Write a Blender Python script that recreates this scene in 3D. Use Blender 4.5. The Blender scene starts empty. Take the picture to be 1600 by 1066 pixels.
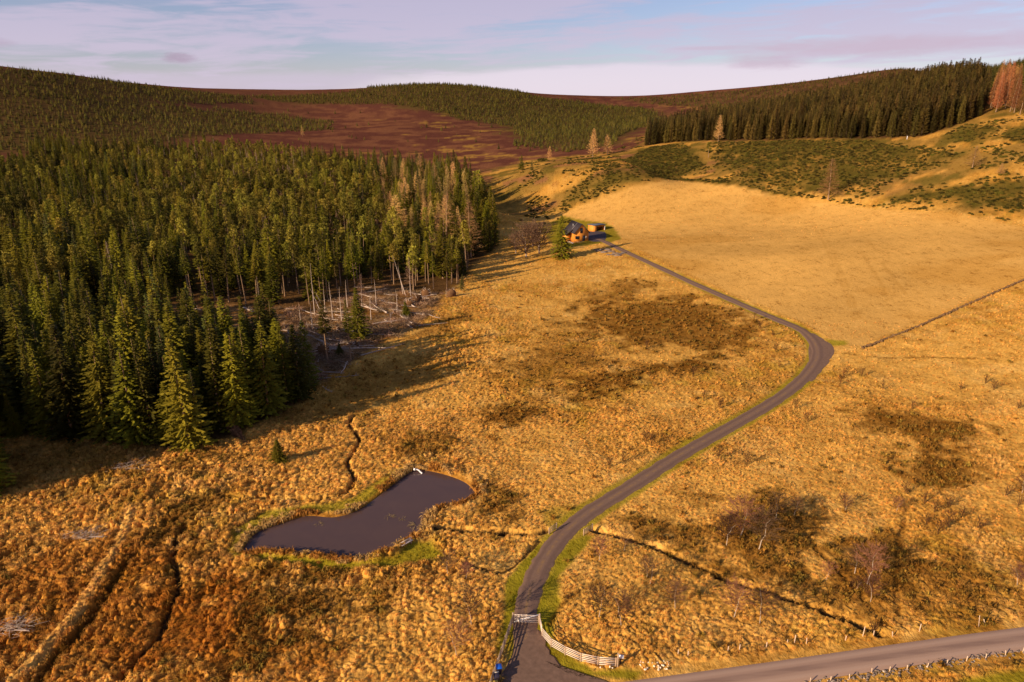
import bpy, math, random
import numpy as np

# ------------------------------------------------------------------ camera, sky, sun, exposure
SC = bpy.context.scene
COL = SC.collection
H = 62.0                       # the drone's height above the near field
PITCH = math.radians(19.0)
FPX = 1067.0                   # focal length in pixels of the 1600 px wide photograph
cam_d = bpy.data.cameras.new('camera')
cam = bpy.data.objects.new('camera', cam_d)
COL.objects.link(cam)
cam.location = (0, 0, H)
cam.rotation_euler = (math.radians(90) - PITCH, 0, 0)
cam_d.sensor_fit = 'HORIZONTAL'
cam_d.sensor_width = 36.0
cam_d.lens = FPX / 1600 * 36
cam_d.clip_start = 0.5
cam_d.clip_end = 30000
SC.camera = cam

SUN_EL = math.radians(21.0)
SUN_DIR = np.array([-0.81, -0.586, 0.0])          # towards the sun, over the ground
SUN_DIR /= np.linalg.norm(SUN_DIR)
sd = bpy.data.lights.new('sun', 'SUN')
sd.energy = 5.0
sd.angle = math.radians(0.5)
sd.color = (1.0, 0.80, 0.55)
so = bpy.data.objects.new('sun', sd)
COL.objects.link(so)
import mathutils
ray = mathutils.Vector((-SUN_DIR[0] * math.cos(SUN_EL), -SUN_DIR[1] * math.cos(SUN_EL), -math.sin(SUN_EL)))
so.rotation_euler = ray.to_track_quat('-Z', 'Y').to_euler()
so.location = (-60, -40, 90)

SC.view_settings.view_transform = 'Standard'
SC.view_settings.look = 'None'
SC.view_settings.gamma = 1.0
SC.view_settings.use_curve_mapping = False
SC.view_settings.exposure = 0.45


class NT:
    """small helper to write node trees"""
    def __init__(self, tree):
        self.t = tree; self.n = tree.nodes; self.l = tree.links
    def new(self, typ, **kw):
        nd = self.n.new(typ)
        for k, v in kw.items():
            if k.startswith('i_'):
                nd.inputs[k[2:].replace('_', ' ')].default_value = v
            else:
                setattr(nd, k, v)
        return nd
    def link(self, a, b):
        self.l.new(a, b)
    def val(self, sock, v):
        if hasattr(v, 'is_output'):
            self.l.new(v, sock)
        else:
            sock.default_value = v
    def math(self, op, a, b=None, c=None, clamp=False):
        nd = self.n.new('ShaderNodeMath'); nd.operation = op; nd.use_clamp = clamp
        self.val(nd.inputs[0], a)
        if b is not None: self.val(nd.inputs[1], b)
        if c is not None: self.val(nd.inputs[2], c)
        return nd.outputs[0]
    def mix(self, f, a, b, mode='MIX'):
        nd = self.n.new('ShaderNodeMix'); nd.data_type = 'RGBA'; nd.blend_type = mode
        self.val(nd.inputs[0], f)
        for s, v in ((nd.inputs[6], a), (nd.inputs[7], b)):
            if isinstance(v, tuple) and len(v) == 3: v = v + (1,)
            self.val(s, v)
        return nd.outputs[2]
    def noise(self, vec, scale, detail=3, rough=0.5, dist=0.0):
        nd = self.n.new('ShaderNodeTexNoise')
        if vec is not None: self.l.new(vec, nd.inputs['Vector'])
        nd.inputs['Scale'].default_value = scale
        nd.inputs['Detail'].default_value = detail
        nd.inputs['Roughness'].default_value = rough
        nd.inputs['Distortion'].default_value = dist
        return nd.outputs['Fac']
    def ramp(self, f, lo, hi, a=0.0, b=1.0):
        nd = self.n.new('ShaderNodeMapRange'); nd.interpolation_type = 'SMOOTHSTEP'
        self.val(nd.inputs[0], f)
        nd.inputs[1].default_value = lo; nd.inputs[2].default_value = hi
        nd.inputs[3].default_value = a; nd.inputs[4].default_value = b
        return nd.outputs[0]


world = bpy.data.worlds.new('World')
SC.world = world
world.use_nodes = True
W = NT(world.node_tree)
W.n.clear()
geo = W.new('ShaderNodeTexCoord')
sep = W.new('ShaderNodeSeparateXYZ'); W.link(geo.outputs['Generated'], sep.inputs[0])
sky = W.new('ShaderNodeTexSky', sky_type='NISHITA', sun_disc=False)
sky.sun_elevation = SUN_EL
sky.sun_rotation = math.atan2(SUN_DIR[0], SUN_DIR[1])
sky.altitude = 350
sky.air_density = 1.0; sky.dust_density = 0.6; sky.ozone_density = 1.5
skyc = W.mix(1.0, sky.outputs[0], (0.95, 0.90, 1.12), 'MULTIPLY')
# thin cirrus: the direction pressed flat so that noise runs in long level streaks
az = W.math('ARCTAN2', sep.outputs[0], sep.outputs[1])
cmb = W.new('ShaderNodeCombineXYZ')
el = sep.outputs[2]
W.val(cmb.inputs[0], W.math('MULTIPLY', az, 2.0))
W.val(cmb.inputs[1], W.math('ADD', W.math('MULTIPLY', el, 17.0), W.math('MULTIPLY', az, -0.6)))
W.val(cmb.inputs[2], 3.7)
n1 = W.noise(cmb.outputs[0], 1.6, 6, 0.55, 0.4)
n2 = W.noise(cmb.outputs[0], 5.0, 5, 0.6, 0.8)
streak = W.math('ADD', W.math('MULTIPLY', n1, 0.62), W.math('MULTIPLY', n2, 0.38))
cl = W.ramp(streak, 0.39, 0.57, 0.12, 0.95)
# a bank of pale cloud low over the middle hills
def blob(azc, elc, wa, we, soft_lo, soft_hi, ns=6.0, amp=0.5):
    a = W.math('DIVIDE', W.math('SUBTRACT', az, azc), wa)
    e = W.math('DIVIDE', W.math('SUBTRACT', el, elc), we)
    r = W.math('ADD', W.math('MULTIPLY', a, a), W.math('MULTIPLY', e, e))
    c2 = W.new('ShaderNodeCombineXYZ')
    W.val(c2.inputs[0], W.math('MULTIPLY', az, ns)); W.val(c2.inputs[1], W.math('MULTIPLY', el, ns * 4)); W.val(c2.inputs[2], azc * 7)
    nn = W.noise(c2.outputs[0], 2.0, 5, 0.6, 0.5)
    r = W.math('ADD', r, W.math('MULTIPLY', W.math('SUBTRACT', nn, 0.5), amp * 2))
    return W.ramp(r, soft_hi, soft_lo)
bank = blob(0.20, 0.022, 0.42, 0.034, 0.55, 1.2, 4.0, 0.35)
bankl = blob(-0.28, 0.015, 0.50, 0.030, 0.4, 1.6, 4.0, 0.6)
horizon = W.ramp(el, 0.02, 0.09, 0.5, 0.0)
cl = W.math('MAXIMUM', cl, W.math('MAXIMUM', bank, W.math('MULTIPLY', bankl, 0.85)))
cl = W.math('MAXIMUM', cl, W.math('MULTIPLY', horizon, 0.8))
zen = W.ramp(el, 0.16, 0.40, 1.0, 0.12)          # cirrus thinned overhead, out of view, to cut the sky's fill
cl = W.math('MULTIPLY', cl, zen)
lens1 = blob(0.475, 0.068, 0.19, 0.012, -.2, 1.7, 9.0, 1.0)
lens2 = blob(0.33, 0.054, 0.05, 0.010, -.2, 1.7, 16.0, 1.1)
puff = blob(-0.424, 0.056, 0.019, 0.006, -.2, 1.7, 38.0, 1.1)
puff2 = blob(0.32, 0.071, 0.10, 0.003, 0.2, 1.5, 9.0, 0.5)
puff3 = blob(-0.62, 0.066, 0.03, 0.006, 0.1, 1.5, 12.0, 0.7)
cc = W.mix(bank, (6.4, 5.5, 6.9), (8.2, 7.2, 8.2))
up = W.ramp(el, 0.02, 0.16)
cc = W.mix(W.math('MULTIPLY', up, 0.8), cc, (5.2, 4.7, 6.3))
f = W.mix(W.math('MULTIPLY', cl, 0.88), skyc, cc)
pk = W.math('MAXIMUM', W.math('MULTIPLY', lens1, 0.75), W.math('MAXIMUM', W.math('MULTIPLY', lens2, 0.7), W.math('MULTIPLY', puff2, 0.5)))
f = W.mix(pk, f, (5.9, 4.6, 5.7))
f = W.mix(W.math('MULTIPLY', W.math('MAXIMUM', puff, W.math('MULTIPLY', puff3, 0.5)), 0.8), f, (4.3, 3.3, 4.4))
bg = W.new('ShaderNodeBackground'); bg.inputs['Strength'].default_value = 0.075
W.link(f, bg.inputs['Color'])
wo = W.new('ShaderNodeOutputWorld'); W.link(bg.outputs[0], wo.inputs['Surface'])

# ------------------------------------------------------------------ the photograph's geometry
CP, SP = math.cos(PITCH), math.sin(PITCH)

def ray_dir(u, v):
    xx = (u - 800.0) / FPX; yy = (533.0 - v) / FPX
    return xx, CP + yy * SP, -SP + yy * CP

def project(x, y, z):
    x = np.asarray(x, float); y = np.asarray(y, float); z = np.asarray(z, float) - H
    dep = y * CP - z * SP
    upv = y * SP + z * CP
    dep = np.where(dep < 1, 1, dep)
    return 800 + FPX * x / dep, 533 - FPX * upv / dep, dep

# terrain control points: (u, v, distance Y) or (u, v, None, z) with the height given
CT = [(-500, 1066, None, 0), (0, 1066, None, 0), (400, 1066, None, 0), (800, 1066, None, 0), (1200, 1066, None, 0), (1600, 1066, None, 0), (2100, 1066, None, 0),
      (-500, 1500, None, 0), (400, 1500, None, 0), (1200, 1500, None, 0), (2100, 1500, None, 0),
      (-500, 2600, None, 0), (400, 2600, None, 0), (1200, 2600, None, 0), (2100, 2600, None, 0),
      (0, 900, None, 0), (400, 900, None, 0), (800, 900, None, 0), (1200, 900, None, 0), (1600, 900, None, 0.2), (2100, 900, None, .5), (-500, 900, None, 0),
      (0, 760, None, 0.3), (300, 760, None, 0), (600, 760, None, 0), (900, 760, None, 0), (1200, 760, None, 0), (1600, 760, None, 0.6), (2100, 760, None, 1.5),
      (0, 640, None, 1), (-500, 640, None, 2), (300, 640, None, 0.3), (600, 640, None, -0.2), (900, 640, None, 0), (1250, 640, None, 0.4), (1600, 640, None, 2), (2100, 640, None, 4),
      (0, 540, None, 1.5), (-500, 540, None, 4), (300, 540, None, 0.5), (600, 540, None, -0.3), (800, 540, None, 0), (1050, 540, None, 0.2), (1280, 540, None, 1.2), (1600, 540, None, 5), (2100, 540, None, 10),
      (0, 450, None, 2), (-500, 450, None, 6), (400, 450, None, 1), (650, 450, None, -0.3), (850, 450, None, 0.6), (1050, 450, None, 1.5), (1300, 450, None, 4.5), (1600, 450, None, 9), (2100, 450, None, 18),
      (0, 380, None, 4), (400, 380, None, 1.5), (700, 380, None, 0), (820, 372, None, -.5), (908, 378, None, 2.2), (1100, 380, None, 5), (1350, 380, None, 9.5), (1600, 380, None, 12.5), (2100, 380, None, 26),
      (780, 330, None, 0.5), (850, 330, None, 2), (960, 320, None, 8), (1050, 284, None, 16), (1220, 298, None, 16.5), (1350, 320, None, 14.5), (1600, 350, None, 14.5),
      (1010, 262, 440), (930, 245, 545), (850, 265, 470), (780, 270, 510), (760, 232, 700), (700, 300, 400),
      (1440, 214, 425), (1250, 218, 480), (1130, 220, 520), (1010, 226, 570), (1560, 180, 425), (1600, 176, 425), (1600, 250, 345), (1450, 270, 365), (1300, 265, 400), (1180, 262, 420),
      (2000, 150, 450), (2000, 260, 300), (1500, 140, 580), (1620, 120, 600), (1250, 178, 680), (1060, 198, 720), (1800, 110, 640), (2000, 60, 700),
      (1600, 106, 800), (1500, 122, 820), (1800, 60, 900),
      (1100, 190, 1000), (1050, 175, 1500), (1200, 150, 1700), (1200, 134, 2050), (1330, 118, 1950), (1420, 108, 1900), (1100, 142, 2200), (1000, 152, 2350), (950, 165, 1800),
      (860, 200, 950), (850, 175, 1350), (900, 151, 2400), (800, 142, 1950), (680, 131, 1750), (680, 160, 1300), (600, 200, 950), (560, 141, 1800), (500, 172, 1250), (760, 150, 1500),
      (420, 150, 2000), (420, 185, 1100), (430, 225, 740), (600, 240, 700), (300, 142, 1700), (200, 130, 1350), (200, 165, 930), (200, 215, 700), (100, 115, 1150), (0, 104, 1000), (0, 150, 800), (0, 235, 600), (-300, 80, 950), (-300, 160, 700), (-300, 260, 480),
      (0, 300, 455), (400, 290, 500), (600, 290, 490), (620, 330, 410),
      (150, 300, 470), (200, 340, 400),
      ]
SKY = [(-500, 950), (-300, 950), (0, 1000), (200, 1350), (420, 2000), (560, 1800), (680, 1750), (800, 1950), (900, 2400), (1000, 2350), (1200, 2050), (1420, 1900), (1600, 800), (1800, 900), (2000, 900)]

def _cp():
    a, b, z = [], [], []
    for c in CT:
        d = ray_dir(c[0], c[1])
        if c[2] is None:
            t = (c[3] - H) / d[2]; Y = t * d[1]; zz = c[3]
        else:
            Y = c[2]; t = Y / d[1]; zz = H + t * d[2]
        a.append(t * d[0] / Y); b.append(math.log(Y)); z.append(zz)
    return a, b, z
_a, _b, _z = _cp()
_d0 = dict()
for (u, Y) in SKY:                       # beyond each skyline the land falls away
    k = min(range(len(CT)), key=lambda i: abs(CT[i][0] - u) + (abs(CT[i][2] - Y) if CT[i][2] else 9999))
    for m, dz in ((1.35, 25), (2.2, 80), (6.0, 110)):
        _a.append(_a[k]); _b.append(math.log(Y * m)); _z.append(_z[k] - dz)
_A = np.array(_a); _B = np.array(_b); _Z = np.array(_z)

def _phi(r2):
    return 0.5 * r2 * np.log(r2 + 1e-9)
SB = 1.15
def _fit():
    n = len(_A)
    r2 = (_A[:, None] - _A[None]) ** 2 * 1.6 + ((_B[:, None] - _B[None]) * SB) ** 2
    K = _phi(r2) + np.eye(n) * 1e-3
    Pm = np.stack([np.ones(n), _A, _B], 1)
    M = np.block([[K, Pm], [Pm.T, np.zeros((3, 3))]])
    return np.linalg.solve(M, np.concatenate([_Z, np.zeros(3)]))
_Wt = _fit()

def h0(x, y):
    """the smooth land, without tussocks"""
    x = np.atleast_1d(np.asarray(x, float)); y = np.atleast_1d(np.asarray(y, float))
    ys = np.maximum(y, 20.0)
    a = np.clip(x / ys, -1.35, 1.35); b = np.log(ys)
    out = np.empty(a.shape)
    fa, fb, fo = a.ravel(), b.ravel(), out.reshape(-1)
    for s in range(0, fa.size, 40000):
        e = slice(s, s + 40000)
        r2 = (fa[e, None] - _A[None]) ** 2 * 1.6 + ((fb[e, None] - _B[None]) * SB) ** 2
        fo[e] = _phi(r2) @ _Wt[:-3] + _Wt[-3] + _Wt[-2] * fa[e] + _Wt[-1] * fb[e]
    return out

def at(u, v, dz=0.0):
    """the point of the land that the pixel (u, v) of the photograph shows"""
    d = ray_dir(u, v)
    ts = np.geomspace(40, 3000, 500)
    g = H + ts * d[2] - (h0(ts * d[0], ts * d[1]) + dz)
    k = np.argmax(g < 0)
    if g[k] >= 0: k = len(ts) - 1
    lo, hi = ts[max(k - 1, 0)], ts[k]
    for _ in range(2):
        t2 = np.linspace(lo, hi, 30)
        g = H + t2 * d[2] - (h0(t2 * d[0], t2 * d[1]) + dz)
        k = np.argmax(g < 0)
        if k == 0: break
        lo, hi = t2[k - 1], t2[k]
    t = 0.5 * (lo + hi)
    return float(t * d[0]), float(t * d[1])

def at3(u, v, dz=0.0):
    x, y = at(u, v, dz)
    return x, y, float(h0(x, y)[0]) + dz

# ------------------------------------------------------------------ noise
def _hash(i, j, s):
    i = i.astype(np.int64); j = j.astype(np.int64)
    n = (i * 374761393 + j * 668265263 + s * 1442695041) & 0xFFFFFFFF
    n = ((n ^ (n >> 13)) * 1274126177) & 0xFFFFFFFF
    n = ((n ^ (n >> 16)) * 2246822519) & 0xFFFFFFFF
    return ((n ^ (n >> 15)) & 0xFFFFFF) / float(0xFFFFFF)

def vnoise(x, y, s=0):
    i = np.floor(x); j = np.floor(y)
    fx = x - i; fy = y - j
    fx = fx * fx * (3 - 2 * fx); fy = fy * fy * (3 - 2 * fy)
    a = _hash(i, j, s); b = _hash(i + 1, j, s); c = _hash(i, j + 1, s); d = _hash(i + 1, j + 1, s)
    return (a * (1 - fx) + b * fx) * (1 - fy) + (c * (1 - fx) + d * fx) * fy

def fbm(x, y, s=0, o=4):
    r = 0; amp = 0.5; tot = 0
    for k in range(o):
        r = r + amp * vnoise(x, y, s + k * 17); tot += amp
        x = x * 2.03 + 5.1; y = y * 2.03 + 1.7; amp *= 0.5
    return r / tot

def cells(x, y, size, s=0, jit=0.85):
    """distance to the nearest jittered lattice point and that point's random number"""
    X = x / size; Y = y / size
    i = np.floor(X); j = np.floor(Y)
    best = np.full(X.shape, 9.0); rnd = np.zeros(X.shape)
    for di in (-1, 0, 1):
        for dj in (-1, 0, 1):
            ci = i + di; cj = j + dj
            px = ci + 0.5 + (_hash(ci, cj, s) - 0.5) * jit
            py = cj + 0.5 + (_hash(ci, cj, s + 1) - 0.5) * jit
            d = np.hypot(X - px, Y - py)
            m = d < best
            best = np.where(m, d, best); rnd = np.where(m, _hash(ci, cj, s + 2), rnd)
    return best, rnd

def sm(x, lo, hi):
    t = np.clip((x - lo) / (hi - lo), 0, 1)
    return t * t * (3 - 2 * t)

class Poly:
    """a patch of land given by the photograph's outline of it, kept as world points"""
    def __init__(self, px, closed=True):
        self.P = np.array([at(u, v) for u, v in px]); self.closed = closed
    def sd(self, x, y, margin=25.0):
        P = self.P
        out = np.full(x.shape, 1e3)
        m = (x > P[:, 0].min() - margin) & (x < P[:, 0].max() + margin) & (y > P[:, 1].min() - margin) & (y < P[:, 1].max() + margin)
        if not m.any(): return out
        X = x[m]; Y = y[m]
        d = np.full(X.shape, 1e9); ins = np.zeros(X.shape, bool)
        n = len(P)
        for k in range(n if self.closed else n - 1):
            ax, ay = P[k]; bx, by = P[(k + 1) % n]
            ex, ey = bx - ax, by - ay
            t = np.clip(((X - ax) * ex + (Y - ay) * ey) / (ex * ex + ey * ey + 1e-9), 0, 1)
            d = np.minimum(d, np.hypot(X - ax - t * ex, Y - ay - t * ey))
            if self.closed:
                c = ((ay > Y) != (by > Y)) & (X < (bx - ax) * (Y - ay) / (by - ay + 1e-12) + ax)
                ins ^= c
        if self.closed: d = np.where(ins, -d, d)
        out[m] = d
        return out

def smooth_line(P, n=12, closed=False):
    """Catmull-Rom through points"""
    P = [np.array(p, float) for p in P]; out = []
    N = len(P)
    rng = range(N) if closed else range(N - 1)
    for i in rng:
        if closed:
            p0, p1, p2, p3 = P[(i - 1) % N], P[i], P[(i + 1) % N], P[(i + 2) % N]
        else:
            p0, p1, p2, p3 = P[max(i - 1, 0)], P[i], P[i + 1], P[min(i + 2, N - 1)]
        for k in range(n):
            t = k / n
            out.append(0.5 * ((2 * p1) + (p2 - p0) * t + (2 * p0 - 5 * p1 + 4 * p2 - p3) * t * t + (3 * p1 - p0 - 3 * p2 + p3) * t ** 3))
    if not closed: out.append(P[-1])
    return np.array(out)
# ------------------------------------------------------------------ what lies where
TRACK_PX = [(836, 1085), (828, 1040), (822, 1000), (821, 960), (827, 930), (838, 900), (852, 873), (870, 847), (894, 822), (925, 798), (965, 773), (1005, 748), (1050, 719), (1100, 690),
            (1150, 662), (1200, 633), (1240, 605), (1266, 578), (1277, 556), (1272, 535), (1252, 516), (1215, 500), (1170, 481), (1120, 459), (1060, 432), (1000, 404), (962, 386), (938, 375), (925, 372)]
track = smooth_line([at(u, v) for u, v in TRACK_PX], 10)
ROADN = [(1600, 982), (1400, 1008), (1200, 1035), (1040, 1052)]
ROADS = [(1600, 1013), (1400, 1046), (1240, 1068)]
_rn = np.array([at(u, v) for u, v in ROADN]); _rs = np.array([at(u, v) for u, v in ROADS])
_kn = np.polyfit(_rn[:, 0], _rn[:, 1], 1); _ks = np.polyfit(_rs[:, 0], _rs[:, 1], 1)
_k = (_kn + _ks) / 2
ROAD_HALF = 0.5 * abs(_kn[1] + _kn[0] * 35 - _ks[1] - _ks[0] * 35)
road_line = np.array([[x, _k[0] * x + _k[1]] for x in np.linspace(-75, 165, 120)])
class Line(Poly):
    def __init__(self, P): self.P = np.array(P); self.closed = False
TRACK = Line(track); ROAD = Line(road_line[::8])
APRON = Poly([(810, 1000), (800, 1030), (790, 1075), (960, 1075), (900, 1058), (862, 1022), (842, 985)])
PASSING = Poly([(1266, 518), (1290, 530), (1306, 545), (1300, 560), (1286, 580), (1262, 600), (1262, 545)])
YARD = Poly([(920, 362), (944, 362), (948, 368), (945, 376), (936, 378), (920, 376)])
POND_PX = [(383, 855), (400, 833), (440, 818), (480, 806), (520, 808), (552, 800), (580, 783), (612, 758), (640, 738), (655, 734), (690, 740), (724, 752), (741, 766), (743, 775), (722, 786), (690, 793), (668, 801),
           (661, 815), (664, 824), (648, 834), (625, 846), (600, 858), (572, 869), (543, 870), (510, 864), (470, 862), (430, 858), (400, 858)]
pond_outline = smooth_line([at(u + (-5 if u < 400 else 0), v + (6 if v > 845 else (3 if v > 800 and u > 640 else 0)), -.18) for u, v in POND_PX], 5, True)
class PolyW(Poly):
    def __init__(self, P): self.P = np.array(P); self.closed = True
POND = PolyW(pond_outline)
LAWN = Poly([(845, 352), (880, 338), (915, 345), (945, 348), (960, 356), (972, 374), (955, 378), (940, 380), (915, 384), (885, 386), (862, 380)])
HOUSEPAD = Poly([(885, 352), (900, 346), (940, 347), (950, 360), (945, 376), (920, 381), (888, 379)])
# ditches, the stream, the verge's shade line and the old wheel tracks
STREAM = Line(smooth_line([at(u, v) for u, v in [(562, 648), (551, 652), (545, 665), (556, 678), (562, 690), (552, 708), (543, 725), (552, 745), (550, 758), (538, 770), (505, 778), (450, 779), (400, 778), (350, 777)]], 4))
DITCH_L = Line(smooth_line([at(u, v) for u, v in [(290, 822), (275, 848), (272, 880), (280, 920), (262, 958), (245, 1000), (215, 1030), (185, 1070)]], 4))
DITCH_W = Line(smooth_line([at(u, v) for u, v in [(340, 775), (400, 779), (450, 780), (505, 778), (538, 770)]], 4))
DITCH_E = Line(smooth_line([at(u, v) for u, v in [(664, 826), (700, 829), (760, 831), (830, 833), (856, 828)]], 4))
VERGE_SHADE = Line(smooth_line([at(u, v) for u, v in [(690, 870), (740, 884), (786, 893), (820, 868), (842, 846)]], 4))  # shade along the verge, put into the colour and a shallow groove
DITCH_R = Line(smooth_line([at(u, v) for u, v in [(925, 828), (985, 842), (1040, 862), (1100, 888), (1150, 912), (1200, 925), (1260, 945), (1330, 970), (1372, 990)]], 4))
FURROWS = [Line([at(u, v) for u, v in s]) for s in (
    [(1240, 800), (1275, 858), (1330, 912), (1380, 975)], [(1500, 866), (1545, 863), (1580, 866)], [(1520, 912), (1560, 917), (1605, 930)],
    [(860, 975), (880, 945), (905, 925), (945, 907)], [(630, 580), (700, 575), (716, 555)], [(400, 810), (460, 812), (512, 808)],
    [(1416, 800), (1405, 850), (1400, 905), (1404, 960)])]
FIELDEDGE = Line(smooth_line([at(u, v) for u, v in [(1320, 553), (1380, 560), (1450, 559), (1520, 561), (1640, 565)]], 4))
WALL = Line([at(u, v) for u, v in [(1348, 545), (1425, 515), (1500, 482), (1600, 438), (1700, 395)]])
RIDGE_L = Line(smooth_line([at(u, v) for u, v in [(205, 800), (190, 850), (165, 890), (140, 935), (100, 985), (60, 1030), (20, 1070)]], 4))
RUT_L = Line(smooth_line([at(u, v) for u, v in [(212, 870), (190, 900), (160, 945), (128, 990), (90, 1030), (60, 1070)]], 4))
RUTS_FIELD = [Line([at(u, v) for u, v in s]) for s in (
    [(1276, 360), (1300, 410), (1318, 450), (1335, 500)], [(1283, 358), (1308, 410), (1326, 450), (1343, 498)], [(1345, 395), (1362, 420), (1380, 450), (1385, 470)],
    [(1378, 410), (1400, 440), (1420, 465)], [(1350, 370), (1366, 388)])]
RUSH_SHADE = [(Poly(p), s, w) for p, s, w in (
    ([(940, 478), (1000, 468), (1080, 466), (1130, 480), (1160, 505), (1180, 520), (1160, 540), (1100, 550), (1050, 545), (1000, 540), (950, 520), (910, 505)], .85, 5),
    ([(970, 440), (1005, 438), (1025, 446), (1000, 458), (960, 470), (900, 480), (930, 460)], .6, 4),
    ([(890, 590), (960, 575), (1060, 565), (1150, 548), (1120, 572), (1020, 592), (960, 612), (905, 630), (880, 625)], .9, 3),
    ([(800, 560), (900, 545), (960, 575), (890, 600), (880, 625), (820, 610), (770, 590)], .55, 5),
    ([(830, 520), (900, 480), (950, 530), (900, 560), (820, 560)], .4, 7),
    ([(740, 650), (790, 632), (835, 640), (850, 655), (800, 665)], .9, 2),
    ([(640, 690), (700, 680), (760, 685), (700, 705), (640, 720), (620, 710)], .6, 3),
    ([(1345, 645), (1420, 640), (1480, 660), (1545, 680), (1500, 686), (1430, 684), (1370, 668)], .9, 3),
    ([(1430, 700), (1490, 705), (1510, 740), (1470, 765), (1420, 740), (1405, 725)], .9, 3),
    ([(1100, 800), (1150, 775), (1250, 790), (1290, 830), (1250, 900), (1180, 890), (1110, 860), (1050, 830)], .75, 3),
    ([(1300, 850), (1400, 840), (1440, 880), (1400, 930), (1330, 930), (1290, 900)], .7, 3),
    ([(1180, 890), (1300, 900), (1480, 880), (1600, 890), (1600, 945), (1440, 990), (1340, 960), (1240, 930)], .5, 4),
    ([(1000, 820), (1060, 815), (1120, 850), (1140, 880), (1090, 880), (1030, 850)], .6, 3),
    ([(745, 800), (770, 765), (800, 775), (812, 800), (770, 812)], .8, 2.5),
    ([(400, 905), (520, 885), (570, 905), (560, 960), (490, 990), (440, 975), (410, 1020), (360, 1070), (370, 980)], .75, 3),
    ([(240, 840), (290, 775), (360, 765), (330, 810), (280, 850)], .7, 2),
    ([(400, 640), (520, 580), (640, 560), (700, 575), (560, 650), (420, 665)], .55, 5),  # no rush hollow: the near wood's cast shadow put into the ground colour
    ([(0, 700), (150, 690), (350, 715), (200, 740), (0, 770)], .5, 4),  # shade in front of the left wood, painted as brown ground
    ([(650, 510), (720, 490), (740, 500), (690, 520), (620, 540)], .6, 3),
)]
RED = [(Poly(p), s, w) for p, s, w in (
    ([(-80, 870), (120, 845), (250, 835), (360, 880), (430, 960), (480, 1075), (-80, 1075)], .42, 6),
    ([(0, 880), (180, 850), (280, 900), (400, 900), (470, 1075), (-60, 1075)], .55, 5),
    ([(260, 920), (430, 905), (420, 980), (330, 1040), (240, 1020)], .7, 3),
)]
MOSS = [(Poly(p), s, w) for p, s, w in (
    ([(795, 905), (838, 850), (850, 852), (822, 905), (806, 980), (790, 1010), (772, 1070), (760, 1070), (783, 985)], 1.0, .9),
    ([(870, 950), (862, 1000), (885, 1025), (930, 1045), (1000, 1050), (990, 1058), (900, 1060), (845, 1010), (838, 975), (850, 910), (880, 860), (910, 835), (930, 838), (900, 870), (876, 910)], 1.0, .9),
    ([(640, 850), (672, 848), (690, 868), (650, 880), (600, 890), (540, 892), (470, 885), (400, 878), (362, 874), (366, 858), (430, 870), (500, 876), (560, 880), (610, 870)], .95, 1.0),
    ([(356, 862), (366, 826), (416, 800), (478, 789), (536, 783), (585, 757), (628, 731), (642, 738), (600, 772), (560, 798), (520, 802), (440, 812), (395, 835), (380, 862)], .85, 1.0),
    ([(1290, 530), (1325, 532), (1322, 540), (1300, 540)], .9, 1.2),
    ([(850, 800), (890, 790), (915, 790), (880, 815), (860, 825)], .5, 1.5),
    ([(1440, 1095), (1490, 1066), (1540, 1056), (1620, 1046), (1700, 1050), (1700, 1095)], .95, 1.0),
)]
GORSE = [(Poly(p), s, w) for p, s, w in (
    ([(975, 250), (1010, 230), (1065, 226), (1090, 245), (1102, 262), (1060, 276), (1020, 278), (995, 266)], 1.0, 4),
    ([(1122, 222), (1240, 216), (1330, 218), (1400, 228), (1470, 236), (1500, 244), (1440, 262), (1390, 280), (1310, 300), (1230, 298), (1160, 280), (1125, 262)], .95, 8),
    ([(1400, 312), (1450, 296), (1500, 286), (1640, 284), (1640, 330), (1550, 328), (1480, 320)], .9, 7),
    ([(1480, 210), (1530, 195), (1570, 200), (1545, 218), (1500, 222)], .9, 4),
    ([(1560, 206), (1640, 195), (1640, 225), (1580, 222)], .9, 4),
    ([(862, 334), (890, 300), (930, 272), (970, 258), (1000, 268), (1005, 280), (950, 300), (905, 318), (880, 330)], .75, 6),
    ([(1000, 281), (1060, 277), (1120, 281), (1180, 289), (1240, 300), (1280, 308), (1240, 307), (1180, 297), (1110, 288), (1060, 283)], .9, 2),
)]
FIELD = Poly([(862, 340), (900, 322), (960, 300), (1020, 284), (1060, 282), (1120, 288), (1200, 300), (1280, 312), (1340, 322), (1430, 330), (1600, 352), (1900, 380), (1700, 395), (1600, 438), (1500, 482), (1425, 515), (1348, 545),
              (1300, 540), (1252, 508), (1170, 473), (1060, 424), (962, 378), (950, 350)])
FOREST = Poly([(-300, 690), (0, 682), (60, 686), (180, 692), (300, 705), (350, 690), (430, 655), (480, 620), (500, 590), (545, 570), (590, 540), (635, 508), (665, 480), (710, 452), (730, 432),
               (745, 410), (778, 388), (775, 350), (760, 320), (722, 290), (716, 270), (620, 265), (560, 262), (480, 250), (330, 235), (230, 240), (60, 235), (0, 280), (-300, 290)])
CLEARING = Poly([(335, 476), (430, 480), (500, 488), (530, 466), (565, 454), (600, 443), (660, 462), (705, 454), (665, 500), (640, 520), (590, 540), (545, 570), (500, 600), (478, 598), (420, 588), (370, 575), (335, 550)])
GAP = Poly([(262, 478), (320, 474), (336, 515), (330, 556), (270, 540)])
MOOR = Poly([(-900, 330), (0, 290), (200, 240), (480, 258), (620, 270), (716, 275), (760, 268), (830, 252), (900, 245), (960, 240), (1000, 226), (1010, 200), (1060, 185), (1400, 150), (1900, 80), (1900, 60), (1420, 110), (1200, 136), (900, 153), (680, 133), (420, 152), (200, 133), (0, 108), (-900, 60)])
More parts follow.
